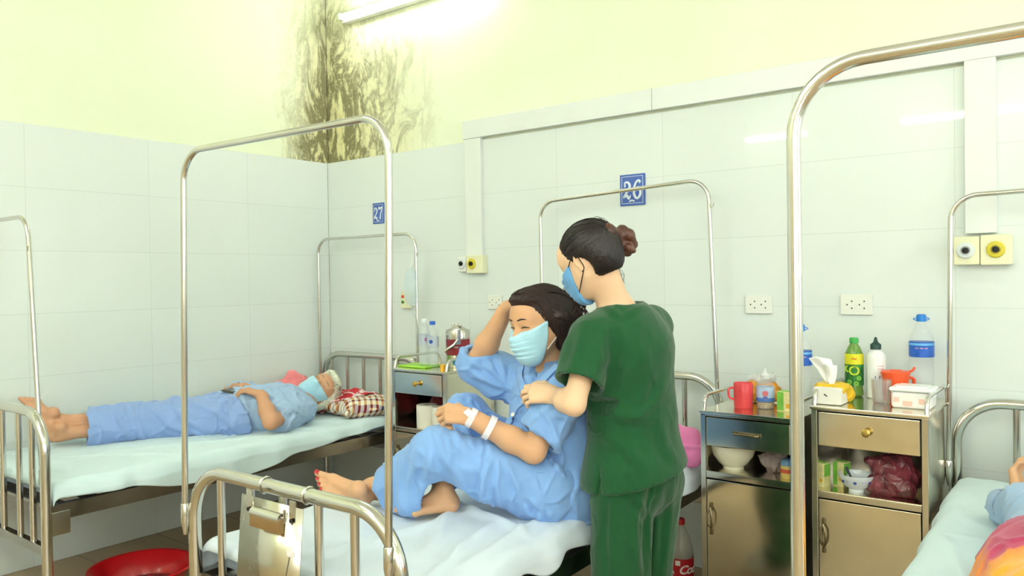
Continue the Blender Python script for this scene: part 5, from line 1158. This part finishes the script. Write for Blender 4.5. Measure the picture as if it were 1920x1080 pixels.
# orange lidded jug
b = (3.432, -.20, ZR); t = thing('lidded_cup', b, 'orange plastic cup with lid between white bottle and food box', 'cup'); OR = mat('orange_plastic', '#ef5a2c', .35, var=.03)
lathe_part('cup_body', [(0, 0), (.036, 0), (.038, .004), (.047, .100), (.047, .104), (.044, .104), (.036, .006), (0, .006)], b, OR, t)
l = lathe_part('lid', [(0, .116), (.020, .116), (.022, .112), (.046, .112), (.050, .108), (.050, .101), (.046, .101), (0, .101)], b, OR, t)
hx = V(b)+V(R_)*.045; obj('lid_tab', MB().tube([hx+U_*.106, hx+V(R_)*.018+U_*.112, hx+V(R_)*.026+U_*.124], .0045, 8), OR, l); obj('handle', MB().tube(fillet([hx+U_*.090-V(R_)*.004, hx+V(R_)*.024+U_*.082, hx+V(R_)*.020+U_*.045, hx+U_*.035-V(R_)*.006], .012, 4), .005, 10, flat=1.3), OR, t)
# drinking glass
b = (3.402, -.285, ZR); t = thing('drinking_glass', b, 'small clear drinking glass in front of the orange cup', 'glass')
lathe_part('glass_wall', [(0, 0), (.026, 0), (.029, .004), (.034, .088), (.032, .088), (.027, .010), (0, .009)], b, mat('glass', '#f2f8f8', .03, trans=.85, var=0, alpha=.5), t)
# food box
b = Vector((3.512, -.305, ZR)); t = thing('food_box', b, 'white plastic food box with clip lid at the front right corner', 'food box'); 
def sqbox(w_, d_, h_, r_, bev, M=None): return MB()
for nm, z0, z1, w_, mm in (('container', 0, .058, .128, mat('milky_plastic', '#f2f0ea', .3, var=.03)), ('lid', .059, .073, .138, mat('lid_plastic', '#f3f8f4', .25, var=.02))):
    o = obj(nm, MB().box(b+Vector((0, 0, (z0+z1)/2)), (w_, .115 if nm == 'lid' else .105, z1-z0), .012 if nm != 'lid' else .006, None, 4), mm, t)
    if nm == 'lid': obj('lid_rim', MB().box(b+Vector((0, 0, .0745)), (.10, .08, .006), .003), mm, o)
    else:
        for x, z, w2 in ((-.045, .030, .018), (.035, .028, .02), (-.01, .018, .03)): obj('pink_print', MB().box(b+Vector((x, -.0528, z)), (w2, .0008, .018), .0003), mat('faint_pink', '#f3c8b8', .4), o)
for s in (-1, 1): obj('clip', MB().box(b+Vector((s*.067, 0, .055)), (.006, .035, .03), .002), mat('lid_plastic', '#f3f8f4'), t)
# left cabinet top
RED = mat('red_plastic', '#e2474c', .3, var=.03); b = (2.915, -.36, ZL); t = thing('mug', b, 'red plastic mug at the front of the left twin cabinet', 'mug')
lathe_part('mug_body', [(0, 0), (.033, 0), (.036, .004), (.0375, .096), (.036, .098), (.034, .094), (.032, .007), (0, .007)], b, RED, t)
lx = V(b)-V(R_)*.034; obj('handle', MB().tube(fillet([lx+U_*.080+V(R_)*.004, lx-V(R_)*.026+U_*.078, lx-V(R_)*.022+U_*.040, lx+U_*.030+V(R_)*.004], .014, 5), .0042, 10), RED, t)
b = V(2.925, -.205, ZL); t = thing('snack_bag', b, 'orange and yellow snack bag with crumpled clear wrapping behind the red mug', 'bag')
v = Vol(); v.cap(b+V(-.04, 0, .034), b+V(.055, .02, .034), .032, .030, .02); v.cap(b+V(-.03, .01, .065), b+V(.04, .02, .06), .028, .026, .02); v.plane(b+V(0, 0, .001), -U_, .3); P, F = v.mesh(.0035); P = wrinkle(P, F, .006, (30, 30, 30), 5, .8); vobj('bag', P, F, mat('orange_film', '#f0a030', .3, var=.2, vscale=18), t)
v = Vol(); v.cap(b+V(-.035, 0, .098), b+V(.035, .02, .098), .014, .018, .02); v.cap(b+V(.0, 0, .085), b+V(.05, .0, .112), .014, .012, .02); P, F = v.mesh(.003); P = wrinkle(P, F, .010, (45, 45, 45), 6, .8); vobj('clear_wrapping', P, F, mat('clear_film', '#eef2ee', .2, var=0, alpha=.55), t)
b = (2.992, -.33, ZL); t = thing('feeding_bottle', b, 'clear bottle with pointed cap and pale blue label beside the red mug', 'bottle')
lathe_part('bottle_body', [(0, 0), (.030, 0), (.033, .004), (.0335, .080), (.031, .094), (.018, .108), (.013, .114), (.013, .120)], b, PET, t); lathe_part('grains', [(0, .003), (.030, .003), (.0315, .026), (0, .027)], b, mat('brown_grains', '#c7a878', .8, var=.3, vscale=140, bump=.6, bscale=300), t)
cyl_label('label', b, .0338, .030, .085, mat('pale_blue_label', '#bcd3f0', .4, var=.12, vscale=30), t); cyl_label('label_band', b, .0346, .030, .044, mat('mid_blue_print', '#4d80cc', .4), t); wrap('o', .030, b, .0352, ZL+.064, RB, t, 'red_print', bold=.004); wrap('o', .022, b, .0352, ZL+.045, LB, t, 'blue_print', bold=.004)
lathe_part('cap', [(0, .116), (.017, .116), (.018, .130), (.010, .137), (.007, .146), (.003, .156), (0, .157)], b, mat('clear_cap', '#f0f4f2', .2, var=0, alpha=.8), t)
GC = mat('carton_green', '#7cc24a', .45, var=.12, vscale=30); GY = mat('carton_cream', '#e9dfa0', .45, var=.1, vscale=40)
def carton(b, w_, d_, h_, label, rot=0., group='green and cream drink cartons'):
    b = Vector(b); t = thing('drink_carton', b, label, 'carton', group); M = Matrix.Rotation(rot, 3, 'Z'); G = lambda x, y, z: M @ Vector((x, y, z)) + b
    obj('carton_body', MB().box(G(0, 0, h_/2), (w_, d_, h_), .0015, M), GY, t)
    obj('green_face', MB().box(G(-w_*.27, -d_/2-.0003, h_*.52), (w_*.42, .0012, h_*.94), .0003, M).box(G(w_/2+.0003, 0, h_*.70), (.0012, d_*.9, h_*.5), .0003, M), GC, t)
    obj('fold_flap', MB().box(G(0, 0, h_+.0015), (w_*.96, d_*.35, .003), .001, M), GC, t)
    obj('printed_fruit', MB().lathe([(0, 0), (w_*.16, 0), (w_*.16, .0006), (0, .0006)], G(w_*.22, -d_/2-.0002, h_*.3), 16, M @ Matrix.Rotation(PI/2, 3, 'X')), mat('fruit_print', '#e0b23a', .4, var=0), t)
    return t
carton((3.082, -.345, ZL), .062, .048, .074, 'green and cream drink carton on top of the left twin cabinet', -.1)
carton((3.222, -.395, .560), .042, .045, .088, 'drink carton inside the right shelf, nearer the pole', -.25)
carton((3.280, -.350, .560), .044, .045, .090, 'drink carton inside the right shelf, next to the patterned bowl', -.35)
# shelf things
b = (2.886, -.395, .582); t = tag(lathe_part('bowl', [(a_*1.10, b_*1.14) for a_, b_ in [(0, 0), (.036, 0), (.037, .008), (.050, .018), (.070, .045), (.079, .074), (.080, .082), (.077, .082), (.068, .048), (.048, .024), (0, .014)]], b, mat('cream_ceramic', '#f0ecd0', .2, coat=.4, var=.01), None, 56), 'large cream bowl on the shelf under the drawer with the bar handle', 'bowl')
b = V(3.035, -.36, .582); v = Vol(); v.ell(b+V(0, 0, .034), (.048, .05, .034), None, .01); v.cap(b+V(-.03, -.02, .05), b+V(.03, 0, .062), .02, .02, .02); P, F = v.mesh(.003); P = wrinkle(P, F, .012, (35, 35, 30), 6, .85); tag(vobj('plastic_bag', P, F, mat('cloudy_film', '#cbb8b0', .2, var=.15, alpha=.6), None), 'crumpled clear plastic bag beside the cream bowl', 'bag')
b = (3.108, -.43, .582); t = thing('small_jar', b, 'small jar with blue lid and red and yellow label, right end of the left shelf', 'jar')
lathe_part('jar_body', [(0, 0), (.023, 0), (.025, .003), (.025, .045), (.022, .050)], b, mat('yellow_jar', '#d9c06a', .3, var=.1), t); cyl_label('label', b, .0254, .020, .034, mat('red_label', '#cf5640', .4, var=.1), t); lathe_part('lid', [(0, .071), (.012, .070), (.021, .064), (.024, .054), (.024, .046), (0, .046)], b, mat('blue_lid', '#6f9cc0', .3), t)
b = (3.342, -.395, .560); t = thing('rice_bowl', b, 'small white bowl with blue flower pattern on the right shelf', 'bowl')
lathe_part('bowl', [(0, 0), (.026, 0), (.027, .010), (.045, .022), (.060, .050), (.062, .062), (.060, .062), (.055, .046), (.04, .026), (0, .016)], b, mat('white_ceramic', '#e4ecee', .15, coat=.5, var=.01), t, 48)
a0 = math.atan2(CL.y-b[1], CL.x-b[0])
for k, da in enumerate((-.9, -.55, -.1, .35, .85)): wrap('*' if k % 2 else 'o', .026 if k % 2 else .016, b, .0565 if k % 2 else .0555, .560+.041, mat('cobalt_glaze', '#2f4f9c', .3, var=0), t, 'blue_flower', ang=a0+da, bold=.0016)
t = thing('spoon', V(b)+V(-.02, 0, .03), 'steel spoon standing in the blue patterned bowl', 'spoon')
obj('spoon_handle', MB().tube([V(b)+V(-.008, .0, .026), V(b)+V(-.022, -.004, .055), V(b)+V(-.034, -.006, .082)], [.0045, .0035, .006], 10, flat=.4), mat('dark_steel', '#5b5a60', .25, 1.), t); lathe_part('spoon_bowl', [(0, .018), (.014, .021), (.017, .026), (.015, .026), (0, .021)], V(b)+V(.0, 0, .002), mat('dark_steel', '#5b5a60'), t, 20)
b = V(3.462, -.33, .560); v = Vol(); v.ell(b+V(0, 0, .055), (.082, .085, .058), None, .01); v.cap(b+V(-.05, -.03, .10), b+V(.03, -.02, .115), .025, .025, .03); v.cap(b+V(-.06, -.06, .03), b+V(.05, -.07, .03), .028, .03, .02); v.cap(b+V(-.07, -.03, .09), b+V(-.085, -.04, .11), .012, .016, .02); v.plane(b+V(0, 0, .001), -U_, .3)
P, F = v.mesh(.0032); P = wrinkle(P, F, .012, (13, 13, 8), 7, .3); P = wrinkle(P, F, .0045, (42, 42, 22), 8, .95); tag(vobj('plastic_bag', P, F, mat('maroon_film', '#8a3d48', .16, var=.3, vscale=14, coat=.4, alpha=.86), None), 'crumpled maroon plastic bag filling the right shelf', 'bag')
# cabinet between the beds
b = V(1.08, -.30, ZC_); t = obj('cutting_mat', MB().box(b+V(.02, 0, .006), (.20, .14, .010), .003), mat('lime_plastic', '#a6e04c', .4, var=.04), None); tag(t, 'thin lime green tray edge on the cabinet between the beds', 'tray')
def small_bottle(b, label, tilt, capc, patch):
    t = thing('water_bottle', b, label, 'bottle', 'small water bottles'); r = .0315; pf = [(0, .004), (.024, 0), (r-.001, .006), (r, .018)]
    for k in range(6): z = .03+k*.018; pf += [(r, z), (r-.0015, z+.006), (r, z+.012)]
    pf += [(r, .145), (r, .178), (.028, .195), (.018, .215), (.0125, .224), (.0125, .232)]; lathe_part('bottle_body', pf, b, PET, t)
    cyl_label('label', b, r+.0004, .110, .165, mat('sheer_label', '#dce8f4', .3, var=.06, alpha=.75), t); a0 = math.atan2(CL.y-b[1], CL.x-b[0]); wrap('o', .03, b, r+.0012, b[2]+.140, patch, t, 'logo_print', ang=a0+.3*tilt, bold=.003); lathe_part('cap', [(0, .226), (.0155, .226), (.016, .243), (.013, .246), (0, .246)], b, capc, t)
small_bottle((1.135, -.30, ZC_+.011), 'small clear water bottle, the left of two on the cabinet', 1, mat('white_cap', '#eef4f6', .3, var=0), mat('violet_print', '#b06aa0', .4, var=0))
small_bottle((1.186, -.29, ZC_), 'small clear water bottle, the one next to the red food carrier', -1, mat('blue_cap2', '#3a6fd8', .3, var=0), mat('navy_print', '#2f55b0', .4, var=0))
b = (1.285, -.20, ZC_); t = thing('food_carrier', b, 'red and steel stacked food carrier with folded handle', 'food carrier')
STC = steel('carrier_steel', '#d4d0c8', .16, .02); WR = mat('wine_enamel', '#8c1f2a', .18, coat=.6)
lathe_part('bottom_tier', [(0, 0), (.060, 0), (.063, .004), (.063, .062), (.065, .066), (0, .066)], b, STC, t); lathe_part('red_tier', [(0, .067), (.064, .067), (.065, .070), (.065, .104), (.066, .108), (0, .108)], b, WR, t); lathe_part('red_tier', [(0, .109), (.065, .109), (.065, .148), (0, .148)], b, WR, t)
lathe_part('steel_band', [(.064, .106), (.067, .106), (.067, .111), (.064, .111), (.064, .106)], b, STC, t); lathe_part('upper_tier', [(0, .149), (.065, .149), (.0655, .190), (.062, .198), (0, .200)], b, STC, t); lathe_part('lid', [(0, .222), (.02, .221), (.03, .212), (.045, .204), (.056, .200), (.060, .196), (0, .194)], b, STC, t)
for q in (-.025, 0, .025): lathe_part('lid_knob', [(0, .232), (.006, .230), (.008, .222), (.006, .214), (0, .214)], V(b)+V(q, -.01, .0), STC, t, 16)
f_ = nrm(V(CL)-V(b)); f_ = nrm(f_*V(1, 1, 0)); cb = V(b)+f_*.068
obj('clasp', MB().box(cb+U_*.165, (.030, .012, .085), .004, Matrix.Rotation(math.atan2(f_[1], f_[0])+PI/2, 3, 'Z')), STC, t); obj('handle', MB().tube([cb+U_*.150+f_*.008, cb+U_*.125-R_*.020+f_*.014, cb+U_*.100-R_*.055+f_*.016, cb+U_*.088-R_*.070+f_*.01], [.007, .0075, .0075, .0085], 12), STC, t)
b = V(1.352, -.395, ZC_); t = tag(obj('small_cup', MB().lathe([(0, 0), (.012, 0), (.014, .03), (.012, .034), (0, .034)], b, 20), mat('amber_plastic', '#f0b430', .35), None), 'tiny amber cup on the front corner by the food carrier', 'cup')
b = V(1.372, -.17, ZC_+.0); v = Vol(); v.ell(b+V(.0, -.1, .036), (.032, .06, .034), None, .02); v.cap(b+V(-.005, -.06, .04), b+V(.0, 0.0, .065), .03, .025, .03); P, F = v.mesh(.0035); P = wrinkle(P, F, .008, (26, 26, 26), 6, .8); tag(vobj('hand_towel', P, F, fabric('teal_cloth', '#2f8fa6', bump=.4), None), 'bundled teal cloth behind the raised sleeve on the cabinet', 'cloth')
b = V(1.375, -.11, ZC_+.105); v = Vol(); v.ell(b+V(0, 0, 0), (.034, .035, .022), None, .02); v.cap(b+V(.0, .0, .01), b+V(.025, .02, .04), .016, .012, .02); P, F = v.mesh(.0035); P = wrinkle(P, F, .006, (34, 34, 34), 6, .8); tag(vobj('hand_towel', P, F, fabric('hot_pink_cloth', '#ec4fa0', bump=.4), None), 'bunched hot pink cloth resting on the teal cloth', 'cloth')
for x, y, lb in ((1.180, -.335, 'white paper roll on the shelf, left of two'), (1.300, -.345, 'white paper roll on the shelf, behind the hand with wristbands')):
    t = thing('paper_roll', (x, y, .560), lb, 'paper roll', 'paper rolls on the middle cabinet shelf'); lathe_part('paper', [(.016, .0), (.054, 0), (.056, .003), (.056, .112), (.054, .115), (.016, .115), (.016, 0)], (x, y, .560), mat('soft_paper', '#f3f1e4', .85, var=.02, bump=.3, bscale=90), t, 48); lathe_part('cardboard_core', [(.014, .001), (.0158, .001), (.0158, .114), (.014, .114), (.014, .001)], (x, y, .560), mat('cardboard', '#b09a78', .8), t)
v = Vol(); b = V(1.22, -.19, .56); v.ell(b+V(0, 0, .09), (.15, .075, .085), None, .02); v.plane(b, -U_, .4); P, F = v.mesh(.005); P = wrinkle(P, F, .012, (16, 16, 16), 6, .8); tag(vobj('folded_blanket', P, F, fabric('dark_red_cloth', '#6e1622', bump=.4), None), 'dark red cloth bundle at the back of the middle cabinet shelf', 'cloth')
# ---------------------------------------------------------------- bedding, bags and floor things
def check_mat():
    t = NT('check_pillow_cloth'); mp = t.mapping((1, 1, 1), rot=(.35, .15, .5)); s = t.n('ShaderNodeSeparateXYZ'); t.l(mp, s.inputs[0])
    def stripe(ax, freq, ph, wd): return t.math('LESS_THAN', t.math('FRACT', t.math('MULTIPLY_ADD', s.outputs[ax], freq, ph)), wd)
    a, b = stripe(0, 31, .1, .42), stripe(1, 31, .3, .42); both = t.math('MULTIPLY', a, b); any_ = t.math('MAXIMUM', a, b)
    ck = t.n('ShaderNodeTexWhiteNoise', noise_dimensions='2D'); cm = t.n('ShaderNodeCombineXYZ'); t.l(t.math('FLOOR', t.math('MULTIPLY_ADD', s.outputs[0], 31, .1)), cm.inputs[0]); t.l(t.math('FLOOR', t.math('MULTIPLY_ADD', s.outputs[1], 31, .3)), cm.inputs[1]); t.l(cm.outputs[0], ck.inputs[0])
    r = t.ramp(ck.outputs[0], [(0, '#7c2226'), (.45, '#8d2a2c'), (.46, '#33406a'), (.62, '#3a3a48'), (.63, '#b0653a'), (1, '#a3302e')]); r.node.color_ramp.interpolation = 'CONSTANT'
    c = t.mix(any_, lin('#f3ecd4'), lin('#d4a877')); c = t.mix(t.math('MULTIPLY', a, .5), c, lin('#aebbe0')); t.l(t.mix(both, c, r), t.b.inputs['Base Color']); t.b.inputs['Roughness'].default_value = .9; t.bump(t.noise(500, 2), .25, .004); return t.m
def pillow_vol(c, ux, uy, uz, rx, ry, rz, h=.004):
    v = Vol(); c = V(c); 
    for i in (-1, 1): v.cap(c+ux*rx*.55*i-uy*ry*.45, c+ux*rx*.55*i+uy*ry*.45, rz*.9, rz*.9, .05)
    v.ell(c, (rx*.92, ry*.9, rz), [ux, uy, uz], .05)
    for i in (-1, 1):
        for j in (-1, 1): v.cap(c, c+ux*rx*.93*i+uy*ry*.92*j, rz*.9, rz*.22, .05)
    return v
ux = nrm(V(.95, -.22, 0)); uy = nrm(np.cross(U_, ux)); uz = V(0, 0, 1.)
v = pillow_vol((.64, -.35, .632), ux, uy, uz, .275, .21, .056); v.plane((.6, -.4, .588), -U_, .6, .004); P, F = v.mesh(.0045); P = relax(P, F, 2); P = wrinkle(P, F, .006, (12, 12, 12), 6, .7)
t = vobj('pillow', P, F, check_mat(), None); tag(t, 'checked brown, cream and blue pillow under the white haired patient', 'pillow')
# red patterned scarf spread over the pillow
PB = bvh(P, F); tt = NT('red_white_print'); nz = tt.noise(9, 4, .6, dist=2.); r_ = tt.ramp(nz, [(.40, '#b8202e'), (.50, '#c22a36'), (.53, '#f2dcd8'), (.62, '#f4e8e4'), (.66, '#c4303a'), (.8, '#8e1626')]); tt.l(r_, tt.b.inputs['Base Color']); tt.b.inputs['Roughness'].default_value = .85
def scarf(u, w_):
    x = .42+.30*u+.03*w_; y = -.55+.32*w_+.05*u+.012*math.sin(u*9); h_ = PB.ray_cast(Vector((x, y, 1)), Vector((0, 0, -1))); z = (h_[0].z if h_[0] is not None else .600)
    return Vector((x, y, z+.006+.004*math.sin(x*60+y*30)+.003*math.sin(y*70)))
m = MB().grid(scarf, 46, 40); o = obj('scarf', m, tt.m, sharp=0); md = o.modifiers.new('s', 'SOLIDIFY'); md.thickness = .004; md.offset = 1; tag(o, 'red and white printed cloth spread over the checked pillow', 'cloth')
# pink bag behind the patient
v = Vol(); b = V(.18, -.42, .60); v.ell(b+V(0, 0, .085), (.10, .10, .09), None, .03); v.cap(b+V(-.03, .03, .12), b+V(.02, -.03, .175), .06, .035, .03); v.cap(b+V(-.02, -.08, .10), b+V(-.02, -.10, .12), .05, .03, .03); v.plane(b, -U_, .4, .01)
v.plane(V(.012, -.4, .7), V(-1, 0, 0), .4); P, F = v.mesh(.005); P = wrinkle(P, F, .010, (14, 14, 14), 6, .85); pk = vobj('cloth_bag', P, F, fabric('pink_cloth', '#f78e92', bump=.3), None); tag(pk, 'pink cloth bundle against the wall beyond the lying patient', 'cloth')
t = thing('mobile_phone', onz(444, 731, .785), 'thin dark phone on the lying patient under her folded hands', 'phone'); pp = onz(442, 731, .788); M = Matrix.Rotation(.35, 3, 'Z') @ Matrix.Rotation(.15, 3, 'Y')
obj('phone_body', MB().box(pp, (.07, .14, .008), .003, M), mat('olive_case', '#4a4636', .4), t); obj('screen', MB().box(pp+Vector((0, 0, .0045)), (.062, .128, .001), .0003, M), mat('dark_glass', '#15181c', .08, var=0), t)
# green basket on the middle bed behind the seated patient
b = V(1.99, -.42, .574); t = thing('plastic_basket', b, 'lime green plastic basket on the middle bed behind the seated patient', 'basket'); LG = mat('lime_basket', '#8fe86a', .35, var=.04)
m = MB()
for k in range(22):
    a = 2*PI*k/22; m.tube([b+V(.085*math.cos(a), .085*math.sin(a), .006), b+V(.108*math.cos(a+.06), .108*math.sin(a+.06), .078)], .003, 6)
for r__, z in ((.085, .006), (.096, .04), (.109, .080)): m.tube([b+V(r__*math.cos(a), r__*math.sin(a), z) for a in [2*PI*k/36 for k in range(36)]], .0042 if z > .05 else .003, 8, close=True)
m.lathe([(0, .004), (.086, .004), (.086, .007), (0, .007)], b, 36); obj('basket_wall', m, LG, t); obj('handle', MB().tube(fillet([b+V(-.105, 0, .08), b+V(-.06, 0, .125), b+V(.06, 0, .125), b+V(.105, 0, .08)], .03, 5), .004, 8), LG, t)
# middle bed head: pillow and pink towel
v = pillow_vol((2.42, -.24, .625), V(1, 0, 0), V(0, 1, 0), uz, .24, .15, .05); v.plane((2.4, -.24, .576), -U_, .5, .004); P, F = v.mesh(.005); P = relax(P, F, 1); P = wrinkle(P, F, .007, (12, 12, 12), 16, .7)
tp = NT('brown_print_cotton'); tp.l(tp.ramp(tp.noise(12, 3, .5, dist=1.), [(.46, '#dfe4cf'), (.52, '#e6e8d8'), (.56, '#8a6a58'), (.7, '#6d4a40')]), tp.b.inputs['Base Color']); tp.b.inputs['Roughness'].default_value = .9
tag(vobj('pillow', P, F, tp.m, None), 'pale pillow with brown print at the head of the middle bed', 'pillow')
b = V(2.655, -.44, .572); v = Vol(); v.cap(b+V(-.06, 0, .04), b+V(.075, .02, .04), .045, .042, .03); v.cap(b+V(-.04, .05, .075), b+V(.06, .05, .085), .048, .045, .03); v.cap(b+V(-.05, .03, .12), b+V(.05, .06, .115), .035, .035, .03); v.plane(b, -U_, .4, .004); P, F = v.mesh(.0045); P = wrinkle(P, F, .018, (9, 9, 22), 6, .9); P = wrinkle(P, F, .0015, (180, 180, 180), 7, .2)
tag(vobj('bath_towel', P, F, fabric('pink_towelling', '#f58cc4', bump=.6, weave=500), None), 'crumpled pink towel on the middle bed behind the person in green', 'towel')
# red basin on the floor
b = (.735, -1.655, 0); t = thing('basin', b, 'wide red plastic basin on the floor between the beds', 'basin')
lathe_part('basin_wall', [(0, .004), (.13, .004), (.135, 0), (.14, .004), (.155, .03), (.195, .115), (.205, .121), (.214, .121), (.216, .115), (.213, .113), (.205, .115), (.198, .110), (.158, .032), (.140, .010), (.0, .010)], b, mat('red_basin', '#c8161e', .28, var=.04, coat=.3), t, 64)
lathe_part('water', [(0, .030), (.152, .030)], b, mat('basin_water', '#d8eef0', .02, var=0, trans=.9, alpha=.6), t, 48)
# cola bottle on the floor
b = on(1277, 1058, 2, .128); b = (b.x, b.y, 0); t = thing('cola_bottle', b, 'clear plastic cola bottle with red cap and red label on the floor', 'bottle')
pf = [(0, .006), (.030, .0), (.048, .008), (.053, .03), (.053, .075), (.0515, .09), (.0515, .165), (.053, .175), (.050, .20), (.040, .235), (.026, .268), (.016, .288), (.0145, .296), (.0145, .306)]
lathe_part('bottle_body', pf, b, mat('dusty_pet', '#d6d6c8', .15, var=0, alpha=.5, coat=.4), t, 48); CR_ = mat('cola_red', '#c3202a', .35, var=.03); cyl_label('label', b, .0525, .090, .166, CR_, t, 56)
WP = mat('white_print', '#f6eee8', .45, var=0); a0 = math.atan2(CL.y-b[1], CL.x-b[0]); wrap('Coca-Cola', .050, b, .0535, .122, WP, t, 'script_lettering', ang=a0+1.55, shear=.35, bold=.0012, space=.86)
wrap('\u25a0', .028, b, .0535, .148, WP, t, 'white_patch', ang=a0-.25); wrap('R', .018, b, .0535, .108, WP, t, 'small_mark', ang=a0-.62, bold=.0006)
lathe_part('cap', [(0, .298), (.0175, .298), (.018, .318), (.015, .322), (0, .322)], b, mat('red_cap', '#c8202a', .35), t, 28)
# slippers under the left bed
for dx, lb in ((0, 'pale slipper on the floor under the foot of the left bed'),):
    b = V(.42, -1.98, .0)
    v = Vol(); v.cap(b+V(0, -.06, .012), b+V(.01, .13, .012), .040, .045, .02, (U_, .3)); v.cap(b+V(-.035, .08, .02), b+V(.04, .08, .02), .012, .012, .03); v.cap(b+V(0, .07, .035), b+V(0, .11, .03), .030, .028, .03); v.plane(b+V(0, 0, .001), -U_, .4); P, F = v.mesh(.004); sl_ = vobj('slipper', P, F, mat('grey_pink_foam', '#b09a90', .7), None); tag(sl_, lb, 'slipper')
